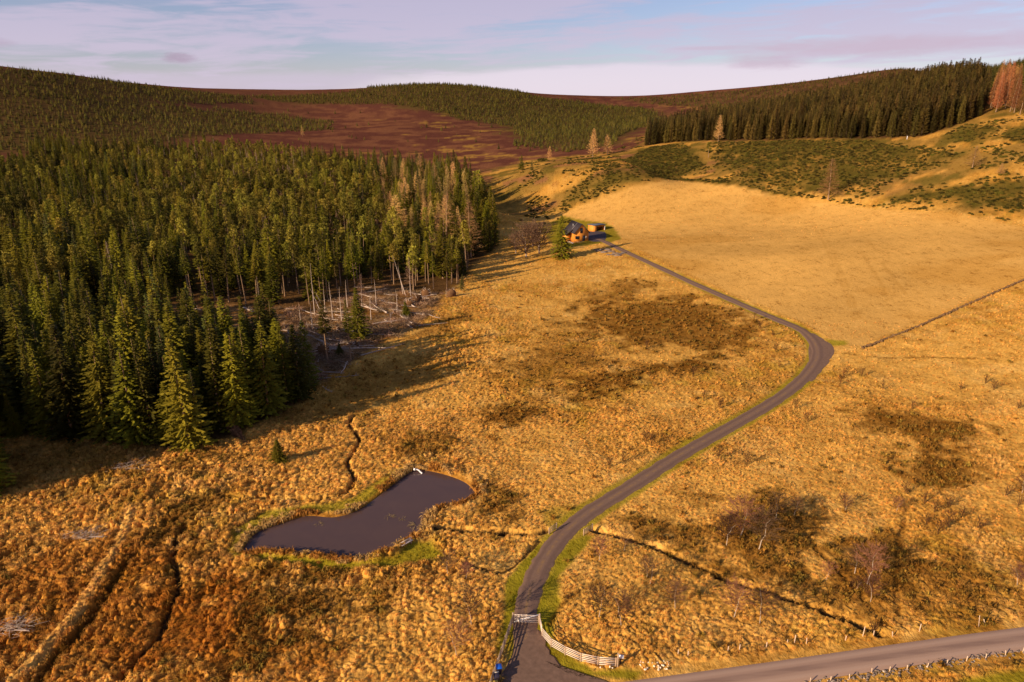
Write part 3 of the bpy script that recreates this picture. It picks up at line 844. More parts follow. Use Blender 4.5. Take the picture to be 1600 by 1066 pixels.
# ------------------------------------------------------------------ grass tufts
def tuft(seed, n=16, L=.55, w=.045, spread=.32, lean=(.55, .25)):
    rs = np.random.RandomState(seed); V = []; F = []
    for i in range(n):
        a = rs.uniform(0, 2 * math.pi); r0 = rs.uniform(0, spread)
        b = np.array([math.cos(a) * r0, math.sin(a) * r0, -.12])
        d = np.array([math.cos(a), math.sin(a)]) * rs.uniform(.2, .8) + np.array(lean) * rs.uniform(.3, 1.1)
        l = L * rs.uniform(.6, 1.25)
        side = np.array([-d[1], d[0], 0]); side /= np.linalg.norm(side) + 1e-9; side = side * w * rs.uniform(.6, 1.3)
        p1 = b + np.array([d[0] * l * .35, d[1] * l * .35, l * .62 + .12]); p2 = b + np.array([d[0] * l * .9, d[1] * l * .9, l * .62]); p3 = b + np.array([d[0] * l * 1.35, d[1] * l * 1.35, l * .28])
        k = len(V)
        V += [b - side, b + side, p1 + side * .9, p1 - side * .9, p2 + side * .7, p2 - side * .7, p3]
        F += [(k, k + 1, k + 2), (k, k + 2, k + 3), (k + 3, k + 2, k + 4), (k + 3, k + 4, k + 5), (k + 5, k + 4, k + 6)]
    return np.array(V), np.array(F), 0

def grass_material():
    m, t, b = mat('dry_grass', .9, .08)
    a = t.new('ShaderNodeAttribute', attribute_name='icol', attribute_type='INSTANCER')
    oi = t.new('ShaderNodeObjectInfo')
    g = t.new('ShaderNodeNewGeometry')
    k = t.math('ADD', t.math('MULTIPLY', oi.outputs['Random'], .5), t.math('MULTIPLY', t.noise(g.outputs['Position'], 3.0, 2, .5), .7))
    k = t.math('ADD', k, .50)
    s = t.new('ShaderNodeVectorMath', operation='SCALE'); t.link(a.outputs['Vector'], s.inputs[0]); t.link(k, s.inputs['Scale'])
    t.link(s.outputs[0], b.inputs['Base Color'])
    tr = t.new('ShaderNodeBsdfTranslucent'); t.link(s.outputs[0], tr.inputs[0])
    mx = t.new('ShaderNodeMixShader'); mx.inputs[0].default_value = .15
    t.link(b.outputs[0], mx.inputs[1]); t.link(tr.outputs[0], mx.inputs[2])
    out = [n for n in t.n if n.type == 'OUTPUT_MATERIAL'][0]
    t.link(mx.outputs[0], out.inputs[0])
    return m
GRASS = grass_material()

def land_points(ymin, ymax, step, seed, tmax=1.0):
    """jittered lattice over the part of the land the photograph shows"""
    rs = np.random.RandomState(seed)
    xs = np.arange(-ymax * tmax, ymax * tmax, step); ys = np.arange(ymin, ymax, step)
    X, Y = np.meshgrid(xs, ys); X = X + rs.uniform(-.5, .5, X.shape) * step; Y = Y + rs.uniform(-.5, .5, Y.shape) * step
    X = X.ravel(); Y = Y.ravel(); k = np.abs(X) < Y * tmax
    return X[k], Y[k]

def bare(x, y, pad=.3):
    """where no grass grows: road, track, water, buildings"""
    m = (TRACK.sd(x, y, 6) < 1.9 + pad) | (ROAD.sd(x, y, 8) < ROAD_HALF + .1 + pad) | (POND.sd(x, y) < .15 + pad) | (HOUSEPAD.sd(x, y) < pad)
    for A in (APRON, PASSING, YARD): m |= A.sd(x, y, 8) < pad
    m |= STREAM.sd(x, y, 6) < .4
    return m

def grass(name, ymin, ymax, step, seed, L, w, n, label, tmax=1.0, relmin=.12):
    x, y = land_points(ymin, ymax, step, seed, tmax)
    z = h0(x, y); u, v, d = project(x, y, z)
    k = (u > -60) & (u < 1660) & (v < 1110) & ~bare(x, y)
    x, y = x[k], y[k]
    c, rel = paint(x, y)
    rs = np.random.RandomState(seed + 1)
    k = (rel > relmin) & (rs.rand(len(x)) < .35 + rel) & (sm(-FOREST.sd(x, y), 0, 2) < .5)
    x, y, c, rel = x[k], y[k], c[k], rel[k]
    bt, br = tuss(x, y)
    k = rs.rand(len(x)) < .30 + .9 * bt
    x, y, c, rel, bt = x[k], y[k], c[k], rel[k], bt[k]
    c = lerp(c, c * np.array([1.15, 1.2, 1.4]), sm(bt, .45, .95) * (rs.rand(len(x)) < .6) * .9)  # tufts on tussock tops paler, their sunlit look put into the colour
    z = h0(x, y) + relief(x, y, rel)
    n_ = len(x); print(name, n_)
    # blades lean with the wind, a slow swirl over the field
    ang = (fbm(x * .07, y * .07, 91, 2) - .5) * 5 + rs.normal(0, .45, n_)
    rot = np.column_stack([rs.normal(0, .12, n_), rs.normal(0, .12, n_), ang])
    s = rs.uniform(.6, 1.15, n_) * (.45 + .5 * np.clip(rel, 0, 1)) * (.75 + .4 * bt)
    tint = 1 + rs.normal(0, .10, (n_, 1)) + rs.normal(0, .03, (n_, 3))
    protos = [tuft(seed * 10 + k, n, L, w, .3 * L / .55) for k in range(6)]
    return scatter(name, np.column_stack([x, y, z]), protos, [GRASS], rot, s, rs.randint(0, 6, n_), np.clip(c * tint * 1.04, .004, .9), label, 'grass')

grass('tussock_grass', 52, 135, .52, 3, .50, .026, 20, 'straw coloured tussock grass matted over the near fields')
grass('far_grass', 300, 480, 2.0, 7, .75, .11, 9, 'fine pale grass of the long straw field beside the track', .95, .04)
grass('field_grass', 135, 300, 1.05, 5, .55, .05, 13, 'dry straw grass beyond the pond up to the house', .95)

def rushes(name, step, seed, ymax, label):
    x, y = land_points(55, ymax, step, seed, 1.0)
    z = h0(x, y); u, v, d = project(x, y, z); k = (u > -40) & (u < 1640) & ~bare(x, y); x, y = x[k], y[k]
    m = np.zeros(len(x)); wob = (fbm(x * .3, y * .3, 21, 4) - .5) * 2
    for P, s, w in RUSH_SHADE: m = np.maximum(m, sm(-P.sd(x, y) + wob * w * 2.6, -w, w) * s)
    rs = np.random.RandomState(seed); k = (rs.rand(len(x)) < m * m * .8 + .012) & (FIELD.sd(x, y) > 1) & (FOREST.sd(x, y) > 1); x, y = x[k], y[k]
    c, rel = paint(x, y); z = h0(x, y) + relief(x, y, rel); n = len(x); print(name, n)
    g = rs.rand(n)[:, None] ** 1.5
    c = np.array([.30, .130, .020]) * (1 - g) + np.array([.25, .155, .024]) * g
    c = c * rs.uniform(.75, 1.5, (n, 1))
    scatter(name, np.column_stack([x, y, z]), [tuft(700 + k, 16, .85, .04 * step / .7, .26, (.12, .05)) for k in range(5)], [GRASS], rot_xyz(n, rs, .12), rs.uniform(.6, 1.15, n), rs.randint(0, 5, n), c, label, 'rushes')
rushes('rushes', .8, 71, 125, 'brown and green rushes in the wet hollows of the near fields')
rushes('bracken', 1.5, 73, 250, 'dark brown rushes and bracken in the hollow below the house')

# ------------------------------------------------------------------ trees
def tube(P, R, sides=6):
    """a tapering limb through the points P with radii R"""
    P = np.asarray(P, float); V = []; F = []
    for i, p in enumerate(P):
        d = P[min(i + 1, len(P) - 1)] - P[max(i - 1, 0)]; d = d / (np.linalg.norm(d) + 1e-9)
        a = np.cross(d, [0, 0, 1.0] if abs(d[2]) < .9 else [1.0, 0, 0]); a /= np.linalg.norm(a); b = np.cross(d, a)
        for k in range(sides):
            t = 2 * math.pi * k / sides; V.append(p + (a * math.cos(t) + b * math.sin(t)) * R[i])
    for i in range(len(P) - 1):
        for k in range(sides):
            q = (i * sides + k, i * sides + (k + 1) % sides, (i + 1) * sides + (k + 1) % sides, (i + 1) * sides + k)
            F += [(q[0], q[1], q[2]), (q[0], q[2], q[3])]
    return V, F

class M:
    def __init__(self): self.V = []; self.F = []
    def add(self, V, F):
        o = len(self.V); self.V += [tuple(v) for v in V]; self.F += [tuple(i + o for i in f) for f in F]
    def arr(self): return np.array(self.V, float), np.array(self.F)

def conifer(seed, h=18, rb=2.6, start=.06, whorl=.62, per=7, spray=.55, droop=.25, top=1.0, sparse=0.0, segs=6, upt=0.15, bulge=.9):
    rs = np.random.RandomState(seed); V = []; F = []
    def tri(a, b, c):
        k = len(V); V.extend([a, b, c]); F.append((k, k + 1, k + 2))
    z = h * start
    lop = rs.uniform(.85, 1.15, 12)
    while z < h * .985:
        t = (z / h - start) / (1 - start)
        rr = rb * (1 - t) ** bulge * (1 if t > .08 else .75 + t * 3)
        n = max(4, int(per * (0.55 + .5 * (1 - t))))
        a0 = rs.uniform(0, 6.28)
        for i in range(n):
            if rs.rand() < sparse: continue
            a = a0 + i * 6.283 / n + rs.normal(0, .25)
            Lb = max(.25, rr * rs.uniform(.65, 1.18) * lop[int(a / 6.283 * 12) % 12])
            dx, dy = math.cos(a), math.sin(a); z0 = z + rs.normal(0, .12)
            sg = max(2, int(segs * Lb / rb + 1.5))
            for s in range(sg):
                q = (s + rs.uniform(.2, 1)) / sg
                if q < .18: continue
                r = Lb * q
                zz = z0 + r * upt * (1 - q) * 2 - droop * Lb * q * q + (.12 * Lb * q ** 4) * 2
                p = np.array([dx * r, dy * r, zz])
                w = spray * (1.15 - .5 * q) * rs.uniform(.7, 1.3) * (0.6 + .5 * min(1, Lb / rb * 1.5))
                out = np.array([dx, dy, -droop * q + .05]) * w * rs.uniform(.7, 1.2)
                sd = np.array([-dy, dx, 0.0]) * w * rs.uniform(.45, .8)
                dn = np.array([0, 0, -w * rs.uniform(.15, .5)])
                tri(p - out * .35, p + out, p + sd + dn + out * .1)
                tri(p - out * .35, p - sd + dn + out * .1, p + out)
                if rs.rand() < .5: tri(p - out * .2, p + out * .6, p + dn * 1.8 + rs.normal(0, .1, 3))
        z += whorl * (1.0 - .55 * t) * rs.uniform(.75, 1.2)
    for k in range(4):
        a = k * 1.57; p = np.array([0, 0, h * .955]); tri(p, p + [math.cos(a) * .16, math.sin(a) * .16, .05], np.array([0, 0, h * top]))
    return np.array(V), np.array(F)

def pine(seed, h=17, start=.45, rb=2.4):
    """a Scots pine: long bare stem, uneven clumped crown"""
    rs = np.random.RandomState(seed); V = []; F = []
    for i in range(rs.randint(26, 36)):
        t = rs.rand() ** .8; z = h * (start + (1 - start) * t * .97)
        R = rb * (1 - t ** 2.2 * .85) * (.6 + .4 * min(1, t * 4)); a = rs.uniform(0, 6.283); r = R * rs.uniform(.2, 1) ** .7
        c = np.array([math.cos(a) * r, math.sin(a) * r, z + r * .25]); cr = rs.uniform(.55, 1.05)
        for k in range(34):
            d = rs.normal(0, 1, 3); d /= np.linalg.norm(d); d[2] = d[2] * .6 + .12
            p = c + d * cr * rs.uniform(.5, 1.0); w = rs.uniform(.18, .36)
            e1 = rs.normal(0, w, 3); e2 = rs.normal(0, w, 3); e1[2] += w * .3
            o = len(V); V.extend([p, p + e1, p + e2]); F.append((o, o + 1, o + 2))
    return np.array(V), np.array(F)

def stem(seed, h, r0=.2, lean=.3, stubs=0, sides=6):
    rs = np.random.RandomState(seed); m = M()
    n = 6; off = np.cumsum(rs.normal(0, lean * .25, (n + 1, 2)), axis=0) * np.linspace(0, 1, n + 1)[:, None]
    P = [(off[i, 0], off[i, 1], -.5 + (h + .5) * i / n) for i in range(n + 1)]
    m.add(*tube(P, [r0 * (1.25 if i == 0 else 1) * (1 - .88 * i / n) for i in range(n + 1)], sides))
    for k in range(stubs):
        z = h * rs.uniform(.1, .9); a = rs.uniform(0, 6.28); l = rs.uniform(.4, 1.3) * (1.1 - z / h)
        m.add(*tube([(0, 0, z), (math.cos(a) * l, math.sin(a) * l, z - l * .15)], [.035, .012], 3))
    return m.arr()

def bare_crown(seed, h, r, start=.15, n=60, twigs=14, up=.5, thick=.03, tw=.018, cone=True, tl=.5, droop=0):
    """leafless boughs with fine twigs"""
    rs = np.random.RandomState(seed); m = M()
    for i in range(n):
        t = (i + rs.rand()) / n; z = h * (start + (1 - start) * t * .96); a = i * 2.4 + rs.normal(0, .3)
        L = r * ((1 - t) ** .8 if cone else math.sin(math.pi * min(1, .25 + t * .75)) ** .7) * rs.uniform(.75, 1.15) + .15
        if rs.rand() < .06: continue
        d = np.array([math.cos(a), math.sin(a), up * rs.uniform(.6, 1.4)]); P0 = np.array([0, 0, z])
        P = [P0, P0 + d * L * .5, P0 + d * L + np.array([0, 0, L * (.12 - droop)])]
        m.add(*tube(P, [thick * (1.3 - t), thick * .6, .008], 3))
        for k in range(max(3, int(twigs * (L / r) + 2))):
            q = rs.uniform(.2, 1); p = P0 + d * L * q; p[2] += L * q * q * (.12 - droop)
            e = d * rs.uniform(.2, 1) + rs.normal(0, .55, 3); e[2] += up * .3 - droop; e = e / np.linalg.norm(e) * tl * rs.uniform(.5, 1.2)
            s = np.cross(e, rs.normal(0, 1, 3)); s = s / (np.linalg.norm(s) + 1e-9) * tw
            o = len(m.V); m.V += [tuple(p - s), tuple(p + s), tuple(p + e)]; m.F += [(o, o + 1, o + 2)]
    return m.arr()

def foliage_mat(name, c1, c2, yellow=.0, trans=.12):
    m, t, b = mat(name, .75, .15)
    oi = t.new('ShaderNodeObjectInfo'); g = t.new('ShaderNodeNewGeometry')
    n = t.noise(g.outputs['Position'], .9, 4, .65)
    k = t.math('ADD', t.math('MULTIPLY', oi.outputs['Random'], .6), t.math('MULTIPLY', t.math('SUBTRACT', n, .28), 1.1), clamp=True)
    c = t.mix(k, c1, c2)
    hs = t.new('ShaderNodeHueSaturation')
    rr = t.math('FRACT', t.math('MULTIPLY', oi.outputs['Random'], 17.31))
    t.link(t.math('ADD', t.math('MULTIPLY', rr, .035), .482), hs.inputs['Hue']); t.link(t.math('ADD', t.math('MULTIPLY', t.math('FRACT', t.math('MULTIPLY', oi.outputs['Random'], 7.7)), 1.05), .42), hs.inputs['Value'])
    t.link(c, hs.inputs['Color']); t.link(hs.outputs[0], b.inputs['Base Color'])
    tr = t.new('ShaderNodeBsdfTranslucent'); t.link(hs.outputs[0], tr.inputs[0])
    mx = t.new('ShaderNodeMixShader'); mx.inputs[0].default_value = trans
    t.link(b.outputs[0], mx.inputs[1]); t.link(tr.outputs[0], mx.inputs[2])
    t.link(mx.outputs[0], [x for x in t.n if x.type == 'OUTPUT_MATERIAL'][0].inputs[0])
    return m
SPRUCE_M = foliage_mat('spruce_needles', (.058, .052, .003), (.215, .175, .008))
BLUE_M = foliage_mat('sitka_needles', (.055, .058, .010), (.135, .128, .024))
PINE_M = foliage_mat('pine_needles', (.15, .122, .012), (.31, .235, .028))
PLANT_M = foliage_mat('plantation_needles', (.105, .078, .018), (.215, .135, .028))
LARCH_M = foliage_mat('larch_twigs', (.46, .265, .085), (.64, .385, .125), trans=.1)
LARCHR_M = foliage_mat('red_larch_twigs', (.31, .125, .040), (.42, .18, .06), trans=.1)
BIRCH_M = foliage_mat('birch_twigs', (.16, .072, .036), (.25, .115, .055), trans=.1)
DEAD_M = foliage_mat('dead_twigs', (.26, .15, .08), (.38, .23, .12), trans=.1)
YOUNG_M = foliage_mat('young_pine_needles', (.125, .098, .014), (.20, .155, .022))
GORSE_M = foliage_mat('gorse_leaves', (.055, .044, .006), (.135, .100, .014))
BARK_M = simple('bark', (.30, .185, .105), .9, .05, .35, 2.0, stretch=(1, 1, .2))
DARKBARK_M = simple('dark_bark', (.12, .075, .045), .9, .05, .3, 2.0)
BIRCHB_M = simple('birch_bark', (.46, .36, .27), .8, .1, .35, 5.0, stretch=(1, 1, 2.5))
WOOD_M = simple('weathered_wood', (.46, .31, .20), .85, .1, .25, 4.0, stretch=(1, 1, .3))
GREYW_M = simple('grey_dead_wood', (.42, .31, .24), .9, .1, .3, 3.0)

def M_(p, m): return mesh_from('m', p[0], p[1], [m])
KINDS = {}
def add_kind(name, variants): KINDS[name] = variants      # each: (crown V,F, crown mat, trunk V,F, trunk mat, height, radius)
sp = []
for k in range(6):
    h = [18, 20, 16, 19, 17, 21][k]
    sp.append((conifer(40 + k, h, [3.7, 3.0, 3.1, 4.0, 2.9, 3.6][k], .05, .60, 10, .66, [.28, .2, .3, .34, .15, .25][k], bulge=[.9, .75, 1.0, .8, 1.1, .85][k]), SPRUCE_M, stem(k, h * .97, .24), BARK_M, h, 2.8))
add_kind('spruce', sp)
fs = []
for k in range(4):                                         # tall edge trees, green only in the upper half
    h = [19, 21, 20, 18][k]
    fs.append((conifer(60 + k, h, [2.0, 2.2, 1.8, 2.1][k], [.48, .4, .55, .45][k], .55, 8, .55, .22, sparse=.15), SPRUCE_M, stem(20 + k, h * .97, .22, .3, 14), BARK_M, h, 2.0))
add_kind('bare_stemmed', fs)
bl = []
for k in range(3):
    h = [18, 20, 17][k]
    bl.append((conifer(70 + k, h, [2.7, 2.9, 2.5][k], .12, .6, 8, .6, .3, sparse=.1), BLUE_M, stem(30 + k, h * .97, .22), BARK_M, h, 2.7))
add_kind('sitka', bl)
pn = []
for k in range(5):
    h = [16, 17, 15, 16.5, 14][k]
    pn.append((pine(80 + k, h, [.4, .5, .35, .45, .4][k], [2.2, 2.0, 2.3, 2.1, 2.4][k]), PINE_M, stem(40 + k, h * .92, .2, .8, 6), BARK_M, h, 2.2))
add_kind('pine', pn)
pl = []
for k in range(5):
    h = [24, 25, 22, 23, 26][k]
    pl.append((conifer(90 + k, h, [2.5, 2.7, 2.4, 2.6, 2.8][k], .02, .75, 8, .85, -.12, upt=.35, segs=5, bulge=.75), PLANT_M, stem(50 + k, h * .97, .25), DARKBARK_M, h, 2.6))
add_kind('plantation', pl)
la = []
for k in range(4):
    h = [17, 19, 15, 18][k]
    la.append((bare_crown(100 + k, h, [3.4, 3.6, 3.0, 3.2][k], .12, 130, 36, .25, .035, .042, True, .8, .12), LARCH_M, stem(60 + k, h, .22), BARK_M, h, 2.8))
add_kind('larch', la)
rl = []
for k in range(3):
    h = [24, 26, 23][k]
    rl.append((bare_crown(110 + k, h, [3.0, 3.2, 2.8][k], .10, 120, 40, .45, .035, .055, True, .95, .05), LARCHR_M, stem(70 + k, h, .24), BARK_M, h, 3.0))
add_kind('red_larch', rl)
bi = []
for k in range(4):
    h = [6.5, 7.5, 5.5, 6.0][k]
    bi.append((bare_crown(120 + k, h, [2.0, 2.3, 1.8, 1.7][k], .25, 50, 38, .75, .024, .017, False, .62, .05), BIRCH_M, stem(80 + k, h * .9, .065, 1.0), BIRCHB_M, h, 2.0))
add_kind('birch', bi)
de = []
for k in range(3):
    h = [15, 17, 13][k]
    de.append((bare_crown(130 + k, h, [1.9, 1.7, 2.0][k], .3, 90, 14, .05, .03, .03, True, .5, .12), DEAD_M, stem(90 + k, h, .18), GREYW_M, h, 1.8))
add_kind('dead', de)

TREE_MESH = {}
def tree(kind, var, x, y, z, s, rz, name, label, cat, group=None, part='crown', trunk='trunk'):
    key = (kind, var)
    if key not in TREE_MESH:
        cr, cm, st, bm, h, r = KINDS[kind][var]
        a = M_(cr, cm); b = M_(st, bm); a.name = kind + '_crown'; b.name = kind + '_trunk'
        TREE_MESH[key] = (a, b)
    a, b = TREE_MESH[key]
    t = thing(name, label, cat, (x, y, z), rz, group)
    t.scale = s if hasattr(s, '__len__') else (s, s, s)
    t.rotation_euler = (.035 * math.sin(x * 7.1 + y), .035 * math.sin(y * 5.3 - x), rz)
    link(part, a, t); link(trunk, b, t)
    return t

# positions: a jittered grid inside the wood, then what each tree shows of itself in the photograph
def wood_points(poly, step, seed, x0, x1, y0, y1, inner=0.0):
    rs = np.random.RandomState(seed)
    X, Y = np.meshgrid(np.arange(x0, x1, step), np.arange(y0, y1, step))
    X = (X + rs.uniform(-.42, .42, X.shape) * step).ravel(); Y = (Y + rs.uniform(-.42, .42, Y.shape) * step).ravel()
    k = np.zeros(len(X), bool)
    for s in range(0, len(X), 50000): k[s:s + 50000] = poly.sd(X[s:s + 50000], Y[s:s + 50000]) < -inner
    X = X[k]; Y = Y[k]; z = h0(X, Y); u, v, d = project(X, Y, z)
    k = (u > -110) & (u < 1710) & (v < 1200)
    return X[k], Y[k], z[k]

def shown(trees):
    """visible pixels of each tree: painted far to near into an id buffer"""
    buf = np.full((341, 512), -1, np.int32)
    x = np.array([t[0] for t in trees]); y = np.array([t[1] for t in trees]); z = np.array([t[2] for t in trees]); h = np.array([t[3] for t in trees]); r = np.array([t[4] for t in trees])
    u0, v0, d0 = project(x, y, z); u1, v1, d1 = project(x, y, z + h)
    for i in np.argsort(-y):
        rr = FPX * r[i] / d0[i] * .32; ub = u0[i] * .32; ut = u1[i] * .32; vb = v0[i] * .32; vt = v1[i] * .32
        a = int(max(0, vt)); b = int(min(340, vb))
        for vv in range(a, b + 1):
            q = (vv - vt) / max(vb - vt, 1e-3); w = max(.4, rr * (.15 + .85 * min(1, q * 1.2))); c = ut + (ub - ut) * q
            l = int(max(0, round(c - w))); e = int(min(511, round(c + w)))
            if e >= l and c + w > 0 and c - w < 511: buf[vv, l:e + 1] = i
    return np.bincount(buf[buf >= 0].ravel(), minlength=len(trees))
# ------------------------------------------------------------------ the wood on the left
rs = np.random.RandomState(77)
X, Y, Z = wood_points(FOREST, 6.3, 5, -900, 40, 168, 900, .5)
X2, Y2, Z2 = wood_points(FOREST, 4.5, 6, -300, 40, 95, 168, .5)
X3, Y3, Z3 = wood_points(FOREST, 3.8, 7, -90, -20, 108, 168, .3)
X = np.concatenate([X, X2, X3]); Y = np.concatenate([Y, Y2, Y3]); Z = np.concatenate([Z, Z2, Z3])
wc = CLEARING.sd(X, Y)
wc = np.minimum(wc, GAP.sd(X, Y))
keep = (wc > 1.0) & (Y < 860)
# a few stems still stand in the windblown clearing
keep |= (wc <= 1.0) & (rs.rand(len(X)) < .07)
keep &= STREAM.sd(X, Y, 10) > 4
X, Y, Z, wc = X[keep], Y[keep], Z[keep], wc[keep]
dn = fbm(X * .012, Y * .012, 61, 3); d2 = fbm(X * .03, Y * .03, 63, 2)
PINEZ = Poly([(200, 260), (330, 235), (480, 260), (600, 300), (640, 340), (600, 370), (470, 400), (380, 420), (300, 400), (220, 340)])
SITKAZ = Poly([(590, 262), (725, 262), (700, 300), (660, 360), (520, 350), (480, 300), (540, 300)])
LARCHZ = Poly([(585, 300), (650, 290), (740, 300), (740, 400), (690, 420), (640, 400), (600, 350)])
EDGEN = Poly([(300, 470), (440, 440), (520, 425), (640, 410), (700, 415), (720, 440), (640, 480), (520, 470), (430, 480), (300, 490)])
inP = PINEZ.sd(X, Y, 80); inS = SITKAZ.sd(X, Y, 80); inL = LARCHZ.sd(X, Y, 40)
forest = []
for i in range(len(X)):
    r = rs.rand(); k = 'spruce'
    if inP[i] < (d2[i] - .5) * 90: k = 'pine' if r < .78 else ('spruce' if r < .93 else 'dead')
    elif inS[i] < 0: k = 'sitka' if r < .5 else 'spruce'
    elif 200 < Y[i] and dn[i] > .56: k = 'pine' if r < .5 else 'spruce'
    else: k = 'sitka' if r < .12 else ('dead' if r < .16 and Y[i] > 170 else 'spruce')
    if inL[i] < 0 and r < .38: k = 'larch'
    if wc[i] < 14 and Y[i] > 150 and k in ('spruce', 'sitka', 'pine') and rs.rand() < .75: k = 'bare_stemmed'
    if wc[i] < 0: k = 'bare_stemmed' if rs.rand() < .5 else 'dead'
    forest.append([X[i], Y[i], Z[i], k])

KH = {k: np.mean([v[4] for v in vs]) for k, vs in KINDS.items()}
recs = []
for t in forest:
    k = t[3]; var = rs.randint(len(KINDS[k])); s = rs.uniform(.60, 1.22)
    if t[1] > 500: s *= .82
    if t[1] < 150: s *= rs.uniform(.95, 1.1)
    if k in ('bare_stemmed', 'dead') : s = rs.uniform(.75, 1.0)
    h = KINDS[k][var][4] * s
    recs.append([t[0], t[1], t[2], h, KINDS[k][var][5] * s, k, var, s, rs.uniform(0, 6.28), rs.uniform(.85, 1.45) if k in ('spruce', 'sitka') else rs.uniform(.9, 1.2)])
# single trees the photograph picks out: (u, v at the foot, v at the top, kind, variant, width, name, label, category, group)
PICK = [
    (300, 703, 522, 'spruce', 0, 1.05, 'spruce_tree', 'broad sunlit spruce furthest out at the front corner of the left wood', 'spruce'),
    (243, 690, 524, 'spruce', 2, .80, 'spruce_tree', 'narrow sunlit spruce just left of the corner tree of the wood', 'spruce'),
    (168, 686, 520, 'spruce', 3, 1.15, 'spruce_tree', 'wide drooping spruce on the front edge of the left wood, branched to the ground', 'spruce'),
    (395, 650, 500, 'spruce', 1, 1.0, 'spruce_tree', 'dark spruce on the wood edge above the fallen orange tree', 'spruce'),
    (345, 672, 505, 'spruce', 4, .9, 'spruce_tree', 'tall spruce with a bare lower stem behind the fallen orange tree', 'spruce'),
    (562, 530, 448, 'spruce', 0, 1.3, 'spruce_tree', 'lone dark cone shaped spruce standing in front of the windblown clearing', 'spruce'),
    (437, 724, 686, 'spruce', 3, 1.9, 'young_spruce', 'small bushy young spruce alone in the grass above the pond', 'young spruce'),
    (878, 404, 335, 'spruce', 3, 1.5, 'spruce_tree', 'tall dense spruce beside the orange timber house', 'spruce'),
    (450, 628, 500, 'spruce', 5, 1.0, 'spruce_tree', 'dark spruce at the right end of the near wood above the grass', 'spruce'),
    (722, 455, 428, 'sitka', 1, 1.5, 'young_spruce', 'small blue green spruce by the stream mouth at the wood edge', 'young spruce'),
    (531, 556, 536, 'spruce', 2, 2.2, 'young_spruce', 'round little spruce between the lone spruce and the root plates', 'young spruce'),
    (635, 494, 470, 'spruce', 2, 2.0, 'young_spruce', 'low bright spruce at the lower end of the clearing beside fallen trunks', 'young spruce'),
    (926, 246, 199, 'larch', 0, 1.1, 'larch_tree', 'taller and left of the two bare pinkish larches on the moor edge', 'larch'),
    (949, 242, 209, 'larch', 1, 1.6, 'larch_tree', 'broader right one of the two bare pinkish larches on the moor edge', 'larch'),
    (858, 250, 228, 'larch', 2, 1.2, 'larch_tree', 'faint small bare larch left of the pair on the moor edge', 'larch'),
    (1122, 222, 178, 'larch', 3, 1.1, 'larch_tree', 'pale bare larch in front of the long spruce plantation', 'larch'),
    (1294, 312, 246, 'larch', 3, 1.5, 'larch_tree', 'bare brown larch on the top edge of the straw field', 'larch'),
    (1519, 263, 228, 'larch', 0, 1.8, 'larch_tree', 'bare spreading larch on the bracken slope at the right', 'larch'),
    (1562, 274, 254, 'larch', 2, 1.7, 'larch_tree', 'small bare bush like larch right of the spreading one on the slope', 'larch'),
    (473, 213, 196, 'larch', 1, 1.2, 'larch_tree', 'single pale larch standing out on the red moor', 'larch'),
    (815, 266, 242, 'spruce', 2, 1.5, 'spruce_tree', 'small dark spruce alone on the rough ground beside the moor', 'spruce'),
    (831, 268, 250, 'sitka', 2, 1.6, 'spruce_tree', 'smaller grey green spruce right beside the dark one near the moor', 'spruce'),
    (1107, 246, 222, 'pine', 2, 1.5, 'pine_tree', 'spreading dark pine at the right of the felled gorse mound', 'pine'),
    (420, 648, 500, 'spruce', 3, 1.15, 'spruce_tree', 'broad dark spruce third from the right end of the near wood', 'spruce'),
    (468, 622, 506, 'spruce', 0, 1.2, 'spruce_tree', 'broad shaded spruce at the very right tip of the near wood', 'spruce'),
    (480, 604, 500, 'spruce', 3, 1.1, 'spruce_tree', 'dark spruce just behind the right tip of the near wood', 'spruce'),
    (736, 402, 312, 'larch', 3, 1.35, 'larch_tree', 'pale bare larch hard against the last dark spruces at the right end of the wood', 'larch'),
    (697, 395, 300, 'larch', 1, 1.6, 'larch_tree', 'large pale bare larch at the right end of the wood', 'larch'),
    (622, 380, 302, 'larch', 0, 1.6, 'larch_tree', 'rounded pale bare larch behind the tall bare stemmed spruces', 'larch'),
    (183, 452, 376, 'dead', 1, 1.5, 'dead_spruce', 'dead brown spruce with bare hanging boughs amid the left wood', 'dead tree'),
    (590, 545, 420, 'spruce', 0, 1, None, '', ''),
]
def place_px(u, vb, vt):
    x, y = at(u, vb); z = float(h0(x, y)[0])
    d = ray_dir(u, vt); t = y / d[1]; return x, y, z, H + t * d[2] - z
picked = []
for u, vb, vt, k, var, w, nm, lab, cat in PICK:
    if nm is None: continue
    x, y, z, h = place_px(u, vb, vt)
    s = h / KINDS[k][var][4]
    tree(k, var, x, y, z, (s * w, s * w, s), rs.uniform(0, 6), nm, lab, cat)
    picked.append((x, y))
picked += [at(u, v) for u, v in ((350, 670), (362, 680), (375, 690), (352, 690), (365, 700), (385, 700), (340, 690))]
pk = np.array(picked)
recs = [r for r in recs if np.min(np.hypot(pk[:, 0] - r[0], pk[:, 1] - r[1])) > 3.0]
vis = shown(recs)
print('forest', len(recs), 'visible', (vis > 0).sum())
LAB = {
    'spruce': ('spruce_tree', 'green spruce in the left wood', 'spruce', 'spruces of the left wood', 175),
    'bare_stemmed': ('tall_spruce', 'tall spruce with a bare pale stem', 'spruce', 'bare stemmed spruces round the clearing', 75),
    'sitka': ('sitka_spruce', 'blue green spruce in the left wood', 'spruce', 'blue green spruces of the left wood', 50),
    'pine': ('pine_tree', 'light olive pine in the left wood', 'pine', 'pines of the left wood', 260),
    'larch': ('larch_tree', 'bare tan larch in the left wood', 'larch', 'larches of the left wood', 40),
    'dead': ('dead_spruce', 'bare dead conifer in the left wood', 'dead tree', 'dead conifers of the left wood', 30)}
